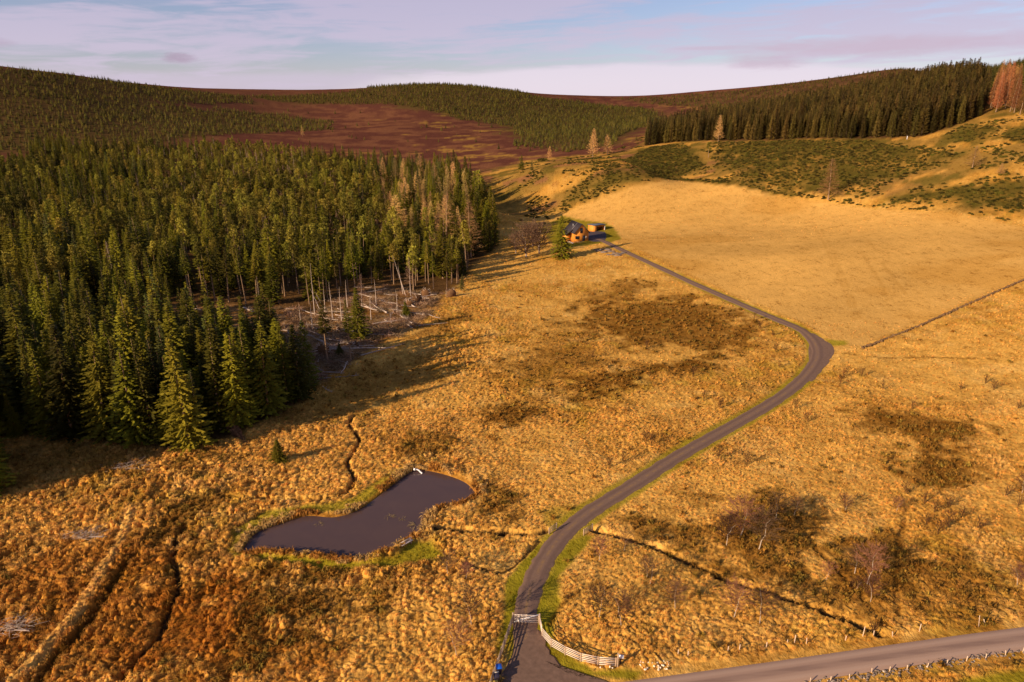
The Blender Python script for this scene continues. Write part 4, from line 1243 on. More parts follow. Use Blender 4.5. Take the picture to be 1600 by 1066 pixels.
def scatter_trees(name, rr, kinds, label, cat='wood'):
    """the rest of a wood that reads as one mass"""
    protos = []; mats = []; ids = {}
    for k in kinds:
        for v, (cr, cm, st, bm, h, r) in enumerate(KINDS[k]):
            for m_ in (cm, bm):
                if m_ not in mats: mats.append(m_)
            V = np.concatenate([cr[0], st[0]]); F = np.concatenate([cr[1], st[1] + len(cr[0])])
            mi = np.concatenate([np.full(len(cr[1]), mats.index(cm)), np.full(len(st[1]), mats.index(bm))])
            ids[(k, v)] = len(protos); protos.append((V, F, mi))
    P = np.array([[r[0], r[1], r[2]] for r in rr]); S = np.array([[r[7] * (r[9] if len(r) > 9 else 1), r[7] * (r[9] if len(r) > 9 else 1), r[7]] for r in rr]); R = np.array([[.04 * math.sin(r[0] * 7.1), .04 * math.sin(r[1] * 5.3), r[8]] for r in rr])
    return scatter(name, P, protos, mats, R, S, [ids[(r[5], r[6])] for r in rr], None, label, cat)

def zone(r):
    if r[1] < 155: return ', on its near front edge', ' (near front edge)'
    if r[1] < 235: return ', in the near part below the clearing', ' (near part)'
    if r[1] < 340: return ', in the middle beyond the clearing', ' (middle)'
    return ', far back towards the moor', ' (far back)'
order = np.argsort(-vis); used = {}; rest = []
for i in order:
    r = recs[i]; nm, lab, cat, grp, cap = LAB[r[5]]
    if vis[i] > 3 and used.get(r[5], 0) < cap:
        used[r[5]] = used.get(r[5], 0) + 1
        zl, zg = zone(r)
        tree(r[5], r[6], r[0], r[1], r[2], (r[7] * r[9], r[7] * r[9], r[7]), r[8], nm, lab + zl, cat, grp + zg)
    elif vis[i] > 0 or rs.rand() < .8: rest.append(r)
print('individual', used, 'rest', len(rest))
# the wood runs on past the left border of the photograph; it is what shades the grass there
rs2 = np.random.RandomState(99)
for i in range(900):
    px_ = rs2.uniform(-230, -80); py_ = rs2.uniform(60, 150)
    if py_ < np.interp(px_, [-230, -135, -120, -80], [60, 66, 82, 93]) + rs2.normal(0, 1.5): continue
    uu, vv, _ = project(px_, py_, 9.0)
    if uu > -25: continue
    v = rs2.randint(6); s = rs2.uniform(.8, 1.1); rest.append([px_, py_, float(h0(px_, py_)[0]), 18, 3, 'spruce', v, s, rs2.uniform(0, 6)])
scatter_trees('forest', rest, ['spruce', 'bare_stemmed', 'sitka', 'pine', 'larch', 'dead'], 'deeper mass of mixed conifers filling the left wood')

# ------------------------------------------------------------------ the dark plantation on the right and the larches beside it
X, Y, Z = wood_points(PLANT, 3.7, 9, 50, 700, 380, 1000, 0)
recs = []
for i in range(len(X)):
    v = rs.randint(5); s = rs.uniform(.52, .84); recs.append([X[i], Y[i], Z[i], KINDS['plantation'][v][4] * s, 2.6 * s, 'plantation', v, s, rs.uniform(0, 6.28), rs.uniform(1.05, 1.5)])
vis = shown(recs); order = np.argsort(-vis); rest = []; n = 0
for i in order:
    r = recs[i]
    if n < 110 and vis[i] > 2:
        n += 1; tree('plantation', r[6], r[0], r[1], r[2], (r[7] * r[9], r[7] * r[9], r[7]), r[8], 'plantation_spruce', 'close grown dark bronze spruce in the long plantation wall on the right slope', 'spruce', 'spruces of the right plantation')
    else: rest.append(r)
scatter_trees('plantation_forest', rest, ['plantation'], 'long block of even dark spruces climbing the right slope')
print('plantation', len(recs), n)
RL = Poly([(1544, 176), (1600, 182), (1720, 190), (1760, 150), (1640, 140), (1545, 155)])
X, Y, Z = wood_points(RL, 5.2, 12, 150, 800, 380, 700, 0)
recs = []
for i in range(len(X)):
    v = rs.randint(3); s = rs.uniform(.85, 1.08); recs.append([X[i], Y[i], Z[i], KINDS['red_larch'][v][4] * s, 3 * s, 'red_larch', v, s, rs.uniform(0, 6.28)])
vis = shown(recs) if recs else []
for i, r in enumerate(recs):
    if vis[i] > 0: tree('red_larch', r[6], r[0], r[1], r[2], r[7], r[8], 'larch_tree', 'leafless orange red larch in the stand at the right end of the plantation', 'larch', 'orange larches beside the plantation')
print('red larch', len(recs))

# ------------------------------------------------------------------ far hillsides: thousands of young conifers
def small_conifer(seed, h=6.0, r=1.5, n=46):
    rs = np.random.RandomState(seed); V = []; F = []
    for i in range(n):
        t = (i + .5) / n; z = h * (.04 + .93 * t); a = i * 2.4 + rs.normal(0, .3); R = r * (1 - t) ** .85 * rs.uniform(.75, 1.2) + .08
        d = np.array([math.cos(a), math.sin(a), 0]); s = np.array([-d[1], d[0], 0]) * R * rs.uniform(.35, .6); p = np.array([0, 0, z + .25 * R])
        k = len(V); V += [p, p + d * R + [0, 0, -.3 * R], p + d * R * .6 + s + [0, 0, -.35 * R], p + d * R * .6 - s + [0, 0, -.35 * R]]; F += [(k, k + 2, k + 1), (k, k + 1, k + 3)]
    return np.array(V), np.array(F), 0
xs, ys, ss = [], [], []
for (y0, y1, st) in ((560, 900, 5.5), (900, 1400, 7.5), (1400, 2600, 10.5)):
    x, y = land_points(y0, y1, st, int(y0), 1.0)
    z = h0(x, y); u, v, d = project(x, y, z); k = (u > -50) & (u < 1650); x, y = x[k], y[k]
    keep = np.zeros(len(x), bool); wob = (fbm(x * .01, y * .01, 201, 4) - .5)
    dens = fbm(x * .018, y * .018, 207, 4); rr = np.random.RandomState(int(y1)).rand(len(x))
    for P, s in HILLGREEN:
        q = P.sd(x, y, 200) < wob * 55
        keep |= q & (rr < s) & (dens > .42 - .34 * s)
    keep |= (rr < .010) & (MOOR.sd(x, y, 100) < 0)
    keep &= (FOREST.sd(x, y, 40) > 3) & (PLANT.sd(x, y, 40) > 3)
    x, y = x[keep], y[keep]; xs.append(x); ys.append(y); ss.append(np.full(len(x), st / 5.5))
x = np.concatenate(xs); y = np.concatenate(ys); s0 = np.concatenate(ss)
rs = np.random.RandomState(3)
z = h0(x, y) + (sm(y, 300, 500) * (fbm(x * .03, y * .03, 85, 4) - .5) * 3.0 * .5) - .4
hs = (.75 + .5 * fbm(x * .02, y * .02, 211, 2)) * rs.uniform(.6, 1.25, len(x)) * s0 ** .5
hs *= .86
hs *= np.where((x > 200) & (y < 1200), 1.9, 1.0)
print('hill trees', len(x))
scatter('hillside_conifers', np.column_stack([x, y, z]), [small_conifer(k) for k in range(5)], [YOUNG_M], rot_xyz(len(x), rs, .03), np.column_stack([hs * 1.3, hs * 1.3, hs]), rs.randint(0, 5, len(x)), None, 'young green conifers covering the far hillsides', 'young conifers')

# ------------------------------------------------------------------ gorse
def bush(seed, n=150, r=1.0, h=.8, leaf=.22):
    rs = np.random.RandomState(seed); V = []; F = []
    lob = [(rs.uniform(-.5, .5) * r, rs.uniform(-.5, .5) * r, rs.uniform(.5, 1)) for _ in range(4)]
    for i in range(n):
        l = lob[rs.randint(4)]; d = rs.normal(0, 1, 3); d /= np.linalg.norm(d); d[2] = abs(d[2])
        p = np.array([l[0], l[1], 0]) + d * np.array([r * .6, r * .6, h * l[2]]) * rs.uniform(.75, 1.05)
        e1 = rs.normal(0, leaf, 3); e2 = rs.normal(0, leaf, 3); k = len(V); V += [p, p + e1 + d * .1, p + e2 + d * .1]; F += [(k, k + 1, k + 2)]
    return np.array(V), np.array(F), 0
x, y = land_points(290, 640, 1.75, 31, .95)
k = (x > 0.02 * y - 5); x, y = x[k], y[k]
zz = h0(x, y); u, v, d = project(x, y, zz); k = (u > 760) & (u < 1640) & (v > 180) & (v < 350); x, y, u, v = x[k], y[k], u[k], v[k]
rr = rs.rand(len(x)); dens = fbm(x * .08, y * .10, 47, 4); d3 = fbm(x * .2, y * .2, 48, 2)
w = np.zeros(len(x)); wob = (fbm(x * .1, y * .1, 49, 3) - .5)
for P, s, ww in GORSE: w = np.maximum(w, sm(-P.sd(x, y, 60) + wob * ww * 3, -ww * .6, ww * .6) * s)
fsd = FIELD.sd(x, y, 60)
w = np.maximum(w * (d3 > .36), .62 * sm(dens, .57, .63) * (y > 300))
w = np.maximum(w, .5 * (1 - sm(np.abs(fsd - 2), 0, 3.0)) * (v < 345) * (d3 > .5) * (x > 20) * (y > 240))
w *= (fsd > .6) & (PLANT.sd(x, y, 30) > 4) & (MOOR.sd(x, y, 30) > -12)
k = rr < w * .95; x, y = x[k], y[k]
print('gorse', len(x))
c_, rel_ = paint(x, y)
z = h0(x, y) + relief(x, y, rel_) - .15
s = rs.uniform(.5, 1.2, len(x))
scatter('gorse_scrub', np.column_stack([x, y, z]), [bush(k) for k in range(5)], [GORSE_M], rot_xyz(len(x), rs, .05), s, rs.randint(0, 5, len(x)), None, 'dark green gorse scrub spread over the slope above the straw field', 'gorse')
# ------------------------------------------------------------------ boxes, bars and lumps
def box(m, c, s, rz=0.0, rx=0.0, ry=0.0):
    """box with centre c and full sizes s"""
    R = mathutils.Euler((rx, ry, rz)).to_matrix(); V = []
    for a in (-.5, .5):
        for b in (-.5, .5):
            for d in (-.5, .5):
                v = R @ mathutils.Vector((a * s[0], b * s[1], d * s[2])); V.append((v.x + c[0], v.y + c[1], v.z + c[2]))
    m.add(V, [(0, 1, 3), (0, 3, 2), (4, 6, 7), (4, 7, 5), (0, 4, 5), (0, 5, 1), (2, 3, 7), (2, 7, 6), (0, 2, 6), (0, 6, 4), (1, 5, 7), (1, 7, 3)])

def bar(m, a, b, w, h=None, up=(0, 0, 1)):
    """squared timber from a to b"""
    h = h or w; a = np.array(a, float); b = np.array(b, float); d = b - a; d /= np.linalg.norm(d) + 1e-9
    s = np.cross(d, up); n = np.linalg.norm(s); s = s / n if n > 1e-6 else np.array([1.0, 0, 0]); t = np.cross(s, d)
    V = [p + s * i * w / 2 + t * j * h / 2 for p in (a, b) for i, j in ((-1, -1), (1, -1), (1, 1), (-1, 1))]
    m.add(V, [(0, 1, 2), (0, 2, 3), (4, 6, 5), (4, 7, 6)] + [f for i in range(4) for f in ((i, i + 4, (i + 1) % 4), ((i + 1) % 4, i + 4, (i + 1) % 4 + 4))])

def obj(name, m, material, parent=None, bevel=0.0):
    V, F = m.arr(); o = link(name, mesh_from(name, V, F, [material]), parent)
    import bmesh
    bm = bmesh.new(); bm.from_mesh(o.data); bmesh.ops.recalc_face_normals(bm, faces=bm.faces)
    if bevel: bmesh.ops.bevel(bm, geom=[e for e in bm.edges if e.calc_face_angle(0) > .6], offset=bevel, segments=1, affect='EDGES')
    bm.to_mesh(o.data); bm.free()
    return o

def rock(m, c, r, rs, flat=.6):
    """a weathered lump"""
    n, k = 7, 5; V = []; ph = rs.uniform(0, 6, 6)
    for i in range(k + 1):
        t = math.pi * i / k
        for j in range(n):
            a = 2 * math.pi * j / n
            q = r * (1 + .18 * math.sin(a * 2 + ph[0]) + .14 * math.sin(a * 3 + ph[1] + t * 2) + rs.uniform(-.1, .1))
            V.append((c[0] + q * math.sin(t) * math.cos(a), c[1] + q * math.sin(t) * math.sin(a), c[2] + q * flat * math.cos(t)))
    F = []
    for i in range(k):
        for j in range(n):
            a, b, d, e = i * n + j, i * n + (j + 1) % n, (i + 1) * n + (j + 1) % n, (i + 1) * n + j
            F += [(a, d, b), (a, e, d)]
    m.add(V, F)

def g3(u, v):
    x, y = at(u, v); xa = np.array([x]); ya = np.array([y])
    _, rl = paint(xa, ya)
    return x, y, float(h0(x, y)[0] + relief(xa, ya, rl)[0])

LARCHWOOD = simple('larch_boards', (.78, .29, .042), .6, .25, .18, 3.0, stretch=(6, 6, .3))
SLATE = simple('slate', (.050, .040, .045), .95, .03, .2, 5.0)
METALROOF = simple('metal_roof_sheet', (.10, .12, .16), .5, .4, .1, 2.0, metal=.3)
DARKGLASS = simple('window_glass', (.03, .03, .04), .08, .6, .1)
WHITEP = simple('white_paint', (.80, .76, .74), .5, .3, .08)
DARKP = simple('dark_paint', (.03, .03, .035), .6, .3, .1)
PALEST = simple('pale_stone', (.62, .50, .38), .9, .1, .3, 4.0, bump=.4)
GREYST = simple('grey_stone', (.20, .145, .11), .95, .1, .4, 3.0, bump=.5)
WHITEST = simple('white_stone', (.86, .72, .52), .9, .1, .2, 4.0, bump=.3)
EARTH = simple('bare_earth', (.15, .075, .035), 1.0, .0, .5, 2.0, bump=.6)
GATEW = simple('pale_gate_wood', (.80, .63, .49), .8, .15, .2, 6.0)
DARKTW = simple('brown_sapling_bark', (.11, .05, .022), .9, .05, .2)

# ------------------------------------------------------------------ the timber house
gx, gy = at(908.5, 377.5); gz = float(h0(gx, gy)[0])
house = thing('timber_house', 'orange timber clad house with a steep dark slate roof at the head of the track', 'house', (gx, gy, gz), math.radians(17.6))
W2, L_, E_, A_ = 3.5, 11.5, 4.3, 8.0
m = M()
m.add([(-W2, 0, -1), (W2, 0, -1), (W2, 0, E_), (0, 0, A_), (-W2, 0, E_), (-W2, L_, -1), (W2, L_, -1), (W2, L_, E_), (0, L_, A_), (-W2, L_, E_)],
      [(0, 1, 2), (0, 2, 4), (4, 2, 3), (5, 7, 6), (5, 9, 7), (9, 8, 7), (0, 5, 6), (0, 6, 1), (1, 6, 7), (1, 7, 2), (0, 4, 9), (0, 9, 5)])
# a lower wing on the left
box(m, (-W2 - 1.4, 7.2, .9), (2.8, 5.6, 3.2))
obj('wall', m, LARCHWOOD, house)
m = M(); sl = (A_ - E_) / W2
for s in (-1, 1):
    n = np.array([s * sl, 0, 1.0]); n /= np.linalg.norm(n)
    a = np.array([0, -.5, A_]) + n * .02; b = np.array([s * (W2 + .55), -.5, E_ - .55 * sl]) + n * .02
    c = b + [0, L_ + 1, 0]; d = a + [0, L_ + 1, 0]; t = n * .2
    m.add([a, b, c, d, a + t, b + t, c + t, d + t], [(0, 1, 2), (0, 2, 3), (4, 6, 5), (4, 7, 6), (0, 4, 5), (0, 5, 1), (1, 5, 6), (1, 6, 2), (2, 6, 7), (2, 7, 3), (3, 7, 4), (3, 4, 0)])
m.add([(-W2, 2.7, 5.3), (-W2 - 3.6, 2.7, 3.0), (-W2 - 3.6, 10.3, 3.0), (-W2, 10.3, 5.3), (-W2, 2.7, 5.05), (-W2 - 3.6, 2.7, 2.75), (-W2 - 3.6, 10.3, 2.75), (-W2, 10.3, 5.05)],
      [(0, 1, 2), (0, 2, 3), (4, 6, 5), (4, 7, 6), (0, 5, 1), (0, 4, 5), (1, 5, 6), (1, 6, 2), (2, 6, 7), (2, 7, 3)])
roof = obj('roof', m, SLATE, house)
m = M(); bar(m, (-1.9, 6.0, 6.0), (-1.9, 6.0, 7.3), .22); box(m, (-1.9, 6.0, 7.35), (.32, .32, .12)); obj('chimney', m, simple('steel_flue', (.5, .45, .42), .4, .5), roof)
m = M(); bar(m, (-.35, 4.6, A_ + .0), (-W2 - .3, 4.6, E_ + .2), .08, .06); obj('roof_flashing', m, simple('lead_flashing', (.55, .50, .50), .5, .4), roof)
def window(x, z, w, h, name='window', glass='pane', y=-.06):
    m = M(); t = .12
    for q in (((x, y, z - h / 2), (w, .14, t)), ((x, y, z + h / 2), (w, .14, t)), ((x - w / 2, y - .003, z), (t, .146, h + t)), ((x + w / 2, y - .003, z), (t, .146, h + t))): box(m, *q)
    f = obj(name, m, DARKP, house); g = M(); box(g, (x, y + .03, z), (w - t, .05, h - t)); obj(glass, g, DARKGLASS, f)
window(-.2, 5.1, 1.1, 2.2); window(-1.8, 1.9, .9, 1.3); window(-2.75, 2.0, .6, 1.2)
window(1.15, 1.5, 1.2, 2.4, 'door', 'door_glass')
m = M(); box(m, (2.3, -.04, 1.9), (.9, .08, 1.0)); obj('side_panel', m, WOOD_M, house)
m = M(); box(m, (-1.2, -1.6, -.35), (8.4, 3.0, .25)); box(m, (-4.9, 3, -.35), (1.6, 6.2, .25)); deck = obj('deck', m, simple('pale_decking', (.5, .40, .34), .8, .15), house)
m = M()
for x in np.linspace(-5.3, -.5, 6): bar(m, (x, -3.0, -.3), (x, -3.0, .75), .09)
bar(m, (-5.3, -3.0, .75), (-.5, -3.0, .75), .1); bar(m, (-5.3, -3.0, .3), (-.5, -3.0, .3), .06)
obj('railing', m, WOOD_M, deck)
m = M()
for x in (-5.2, -2.2, .8, 2.9): box(m, (x, -2.9, -.95), (.25, .25, 1.1))
obj('deck_post', m, WHITEP, deck)

cx, cy = at(927.5, 362.5); cz = float(h0(cx, cy)[0])
cp = thing('carport', 'low open fronted timber carport with a blue grey metal roof beside the house', 'carport', (cx, cy, cz), math.radians(26))
m = M(); box(m, (3.4, 5.35, 1.0), (6.8, .15, 4.0)); box(m, (.07, 2.65, 1.0), (.14, 5.2, 4.0)); box(m, (6.73, 2.65, 1.0), (.14, 5.2, 4.0)); box(m, (1.0, 2.6, 1.0), (1.7, 5.1, 3.8)); box(m, (3.4, .06, 2.75), (6.9, .12, .45)); obj('wall', m, LARCHWOOD, cp)
m = M(); box(m, (3.4, 2.7, 3.22), (7.6, 6.4, .18), 0, math.radians(-3)); rf = obj('roof', m, METALROOF, cp)
m = M()
for k in range(9): box(m, (-.2 + k * .9, 2.7, 3.33), (.05, 6.3, .05), 0, math.radians(-3))
obj('roof_seams', m, METALROOF, rf)
m = M(); box(m, (6.65, -.05, .8), (.2, .2, 4.0)); obj('post', m, WHITEP, cp)

# ------------------------------------------------------------------ gate and rail fences at the road
def frame2(a, b):
    a = np.array(a); b = np.array(b); d = b - a; return a, b, math.atan2(d[1], d[0]), float(np.hypot(d[0], d[1]))
a, b, rz, L = frame2(at3(801.5, 973), at3(843, 974.5))
gate = thing('field_gate', 'closed pale five barred wooden gate across the track mouth', 'gate', tuple(a), rz)
for k in range(5):
    m = M(); z = .18 + k * .26; bar(m, (.08, 0, z), (L - .08, 0, z), .06, .09 if k < 4 else .13); obj('rail', m, GATEW, gate)
for x in (.1, L * .5, L - .1):
    m = M(); bar(m, (x, .045, .1), (x, .045, 1.32), .10, .05); obj('stile', m, GATEW, gate)
m = M(); bar(m, (.15, -.06, .2), (L - .12, -.06, 1.42), .05, .12); obj('brace', m, WHITEP, gate)
for p, lab in ((a, 'square wooden gate post at the left end of the closed gate'), (b, 'square wooden gate post at the right end of the closed gate')):
    m = M(); box(m, (0, 0, .6), (.2, .2, 1.9)); o = obj('gate_post', m, WOOD_M, None, .02); o.location = tuple(p); o.rotation_euler = (0, 0, rz); tag(o, lab, 'gate post')

def rail_fence(name, pts, label, sp=2.3, nr=5, h=1.2, matr=GATEW, rw=.05, rh=.10, off=.2):
    P = smooth_line(pts, 8); L = np.concatenate([[0], np.cumsum(np.hypot(*np.diff(P, axis=0).T))])
    n = max(2, int(round(L[-1] / sp)) + 1)
    s = np.linspace(0, L[-1], n); X = np.interp(s, L, P[:, 0]); Y = np.interp(s, L, P[:, 1]); Z = h0(X, Y) + .02
    t = thing(name, label, 'fence', (X[0], Y[0], Z[0]))
    for i in range(n):
        m = M(); box(m, (X[i] - X[0], Y[i] - Y[0], Z[i] - Z[0] + (h + .1) / 2 - .15), (.13, .13, h + .4), math.atan2(Y[min(i + 1, n - 1)] - Y[max(i - 1, 0)], X[min(i + 1, n - 1)] - X[max(i - 1, 0)])); obj('post', m, WOOD_M, t)
    for k in range(nr):
        m = M(); z = off + (h - off) * k / (nr - 1)
        for i in range(n - 1): bar(m, (X[i] - X[0], Y[i] - Y[0], Z[i] - Z[0] + z), (X[i + 1] - X[0], Y[i + 1] - Y[0], Z[i + 1] - Z[0] + z), rw, rh)
        obj('rail', m, matr, t)
    return t
rail_fence('rail_fence', [at(u, v) for u, v in [(843.5, 976), (845, 990), (852, 1001), (861, 1011), (878, 1021), (896, 1030), (916, 1037), (938, 1040.5), (962, 1042)]], 'long curved pale rail fence sweeping from the gate to the road on the right', 1.9, rw=.05, rh=.085)
rail_fence('rail_fence', [at(u, v) for u, v in [(801, 974), (794, 994), (786, 1018), (776, 1048), (764, 1082)]], 'straight grey rail fence running from the gate to the road on the left', 1.9, matr=WOOD_M)
rail_fence('bridge_rail', [at(858, 835), at(869.5, 827)], 'short rail parapet on the left side of the track over the ditch', 1.6, 4, 1.05, WOOD_M)
rail_fence('bridge_rail', [at(912, 837), at(925.5, 828.5)], 'short rail parapet on the right side of the track over the ditch', 1.6, 4, 1.05, WOOD_M)
m = M(); x, y, z = at3(961.5, 1042); box(m, (0, 0, .8), (.16, .16, 2.4)); o = obj('end_post', m, WOOD_M, None, .02); o.location = (x + .25, y, z); tag(o, 'tall wooden post closing the right end of the curved fence', 'post')

x, y, z = at3(969.5, 1038); t = thing('notice_board', 'small white notice on a dark post beside the end of the curved fence', 'sign', (x, y, z), math.radians(-6))
m = M(); box(m, (0, .05, .4), (.12, .1, 1.7)); obj('post', m, DARKP, t)
m = M(); box(m, (0, -.03, 1.15), (.62, .05, .42), 0, math.radians(-18)); obj('panel', m, WHITEP, t, .01)

def bin_(u, v, body, lid, label, band=None):
    x, y, z = at3(u, v); t = thing('wheelie_bin', label, 'bin', (x, y, z + .04), math.radians(12))
    m = M(); m.add([(-.24, -.27, .06), (.24, -.27, .06), (.24, .24, .06), (-.24, .24, .06), (-.30, -.34, 1.0), (.30, -.34, 1.0), (.30, .34, 1.0), (-.30, .34, 1.0)],
                   [(0, 2, 1), (0, 3, 2), (4, 5, 6), (4, 6, 7), (0, 1, 5), (0, 5, 4), (1, 2, 6), (1, 6, 5), (2, 3, 7), (2, 7, 6), (3, 0, 4), (3, 4, 7)])
    obj('body', m, body, t, .02)
    m = M(); box(m, (0, -.01, 1.04), (.66, .74, .07), 0, math.radians(4)); bar(m, (-.28, .40, .98), (.28, .40, .98), .05); l = obj('lid', m, lid, t, .02)
    for s in (-1, 1):
        m = M(); P = [(s * .22, .27, .1), (s * .30, .27, .1)]; m.add(*tube(P, [.1, .1], 10)); obj('wheel', m, DARKP, t)
    if band:
        m = M(); box(m, (0, .30, 1.10), (.72, .14, .06), 0, 0, math.radians(2)); obj('handle', m, band, l)
BLUE = simple('blue_plastic', (.02, .13, .62), .35, .4, .05); DKBIN = simple('dark_plastic', (.045, .035, .055), .45, .4, .1)
bin_(779.5, 1053, DKBIN, BLUE, 'dark wheelie bin with a bright blue lid against the left fence')
bin_(775.5, 1066, DKBIN, DKBIN, 'dark wheelie bin with a cream edge next below the blue lidded one', WHITEST)
x, y, z = at3(773, 1075); t = thing('grit_bin', 'yellow grit bin cut off by the bottom edge of the photo', 'bin', (x - .1, y - .15, z + .03), math.radians(12))
YEL = simple('yellow_plastic', (.85, .55, .08), .4, .4, .05)
m = M(); box(m, (0, 0, .35), (.9, .65, .7)); obj('body', m, YEL, t, .03)
m = M(); box(m, (0, 0, .75), (.98, .72, .12), 0, math.radians(8)); obj('lid', m, YEL, t, .03)

# bench and inflow pipe by the pond
x, y, z = g3(636, 855); a = np.array(at(628, 858)); b = np.array(at(646, 848)); rz = math.atan2(b[1] - a[1], b[0] - a[0])
t = thing('bench', 'plain wooden plank bench on the green bank of the pond', 'bench', (x, y, z), rz)
m = M(); box(m, (0, 0, .46), (2.1, .38, .07)); obj('seat', m, GATEW, t, .01)
for s in (-.7, .7):
    m = M(); box(m, (s, 0, .16), (.12, .32, .56)); obj('leg', m, WOOD_M, t)
m = M(); box(m, (0, .2, .75), (2.1, .05, .2)); bar(m, (-.8, .2, .4), (-.8, .2, .8), .06); bar(m, (.8, .2, .4), (.8, .2, .8), .06); obj('backrest', m, GATEW, t)
x, y = at(652, 737.5); t = thing('inflow_pipe', 'white drain pipe with a round mouth at the top corner of the pond', 'pipe', (x, y, PZ))
m = M(); P = smooth_line([(-.15, .2, .55), (.25, .1, .42), (.6, -.15, .2), (.95, -.4, .05)], 4); m.add(*tube(P, [.13] * len(P), 10)); obj('pipe', m, WHITEP, t)
m = M(); rock(m, (-.5, .25, .5), .24, np.random.RandomState(2), .9); obj('pipe_collar', m, WHITEP, t)

# ------------------------------------------------------------------ posts by the road
def post(u, v, hpx, label, lean=0.0, group=None, w=.09):
    x, y, z = at3(u, v); dep = project(x, y, z)[2]; h = hpx * float(dep) / FPX / .85
    m = M(); box(m, (0, 0, h / 2 - .15), (w, w, h + .3)); o = obj('fence_post', m, POSTM, None, .01); o.location = (x, y, z); o.rotation_euler = (rs.normal(0, .04), lean, rs.uniform(0, 1.5))
    tag(o, label, 'post', group)
POSTM = simple('pale_post_wood', (.62, .44, .30), .85, .1, .2, 4.0)
rs = np.random.RandomState(8)
for u, v, h in [(1059, 1025, 11), (1075, 1026, 9), (1137, 1018, 10), (1155, 1017, 10), (1197, 1013, 11), (1230, 1007, 8), (1241, 1006, 14), (1260, 1006, 10), (1321, 1001, 8)]:
    post(u, v, h, 'weathered fence post in the tall grass on the field side of the road', rs.normal(0, .05), 'posts on the field side of the road')
post(1347.5, 996, 18, 'tallest upright post where the brown ditch meets the road')
post(1364.5, 994, 9, 'short stout post just right of the tallest one by the ditch end')
post(1394.5, 995, 9, 'short slanting post second right of the tallest one by the ditch end', -.2)
post(1436, 988, 14, 'thin upright post alone in the rushes above the road')
post(1529, 980, 24, 'long pale pole leaning left at the road edge', -.32, None, .07)
post(1539, 976, 11, 'short white post leaning left beside the long leaning pole', -.45)
for u, v in [(1266, 1066), (1297.5, 1064), (1327, 1061), (1362, 1051), (1390, 1049), (1417, 1047), (1449, 1043), (1479, 1038), (1510, 1033), (1540, 1029), (1571, 1024), (1598, 1019)]:
    post(u, v, 8, 'pale fence post in the row beside the rubble on the near side of the road', rs.normal(0, .04), 'posts on the near side of the road')
x, y, z = at3(1417, 218); m = M(); box(m, (0, 0, .9), (.32, .32, 2.2)); o = obj('marker_post', m, WHITEP, None, .05); o.location = (x, y, z); tag(o, 'white marker post at the foot of the dark plantation', 'post')

# tumbled stone wall along the near side of the road, and loose white stones
t = thing('stone_wall', 'tumbled low wall of dark and pale stones along the near road side', 'stone wall', at3(1430, 1040))
o0 = np.array(t.location)
P = np.array([at(u, v) for u, v in [(1240, 1068), (1300, 1059), (1400, 1043), (1500, 1027), (1600, 1013), (1700, 1000)]]) + np.array([0, -.55])
for mt, nm, n, off in ((GREYST, 'stones', 300, 0), (PALEST, 'pale_stones', 40, 1)):
    m = M(); rq = np.random.RandomState(31 + off)
    for i in range(n):
        q = rq.uniform(0, len(P) - 1); k = int(q); p = P[k] + (P[min(k + 1, len(P) - 1)] - P[k]) * (q - k) + rq.normal(0, .28, 2)
        rock(m, np.array([p[0], p[1], h0(p[0], p[1])[0] + rq.uniform(-.02, .1) * (1 + off * .3)]) - o0, rq.uniform(.08, .19) * (1 - .25 * off), rq)
    obj(nm, m, mt, t)
rq = np.random.RandomState(5)
for u, v in [(938, 1045), (953, 1044), (957, 1046)] + [(rq.uniform(1000, 1045), rq.uniform(1034, 1049)) for _ in range(34)]:
    m = M(); rock(m, (0, 0, 0), rq.uniform(.06, .14), rq, .8); x, y, z = at3(u, v); o = obj('stone', m, WHITEST); o.location = (x, y, z + .22)
    if u < 960: tag(o, 'whitish stone lying in the short grass under the curved fence', 'stone', 'stones under the curved fence')
    else: tag(o, 'small whitish stone in the loose scatter on the verge right of the notice', 'stone', 'scattered white stones on the verge')
# stone outcrop by the track near the house
for i, (u, v) in enumerate([(932, 391), (936, 393), (940, 391), (944, 395), (950, 391), (955, 394), (958, 399), (962, 397), (966, 400), (970, 398), (974, 396), (951, 399)]):
    m = M(); rock(m, (0, 0, 0), rq.uniform(.8, 1.5), rq, .45); x, y, z = at3(u, v); o = obj('boulder', m, GREYST); o.location = (x, y, z + .15); o.scale = (1.4, .8, 1); tag(o, 'grey boulder in the low outcrop between the house and the track', 'boulder', 'boulders below the house')

# the low dyke across the fields
def dyke(name, pts, label, h=.5, w=.7, seed=4):
    t = thing(name, label, 'wall', (*pts[0], float(h0(*pts[0])[0]))); o0 = np.array(t.location); rq = np.random.RandomState(seed); m = M()
    L = [0] + list(np.cumsum([math.dist(pts[i], pts[i + 1]) for i in range(len(pts) - 1)])); s = 0
    while s < L[-1]:
        k = max(i for i in range(len(L) - 1) if L[i] <= s); q = (s - L[k]) / (L[k + 1] - L[k])
        p = np.array(pts[k]) * (1 - q) + np.array(pts[k + 1]) * q; z = float(h0(p[0], p[1])[0]); hh = h * rq.uniform(.6, 1.1)
        for j in range(2): rock(m, np.array([p[0] + rq.normal(0, .1), p[1] + rq.normal(0, .1), z + hh * (.25 + .5 * j)]) - o0, rq.uniform(.28, .45), rq, .75)
        s += .7
    obj('stonework', m, simple('mossy_dyke_stone', (.20, .115, .055), 1.0, .0, .5, 3.0), t)
dyke('field_dyke', [tuple(p) for p in WALL.P], 'low brown stone dyke running straight up the straw field from the track bend')

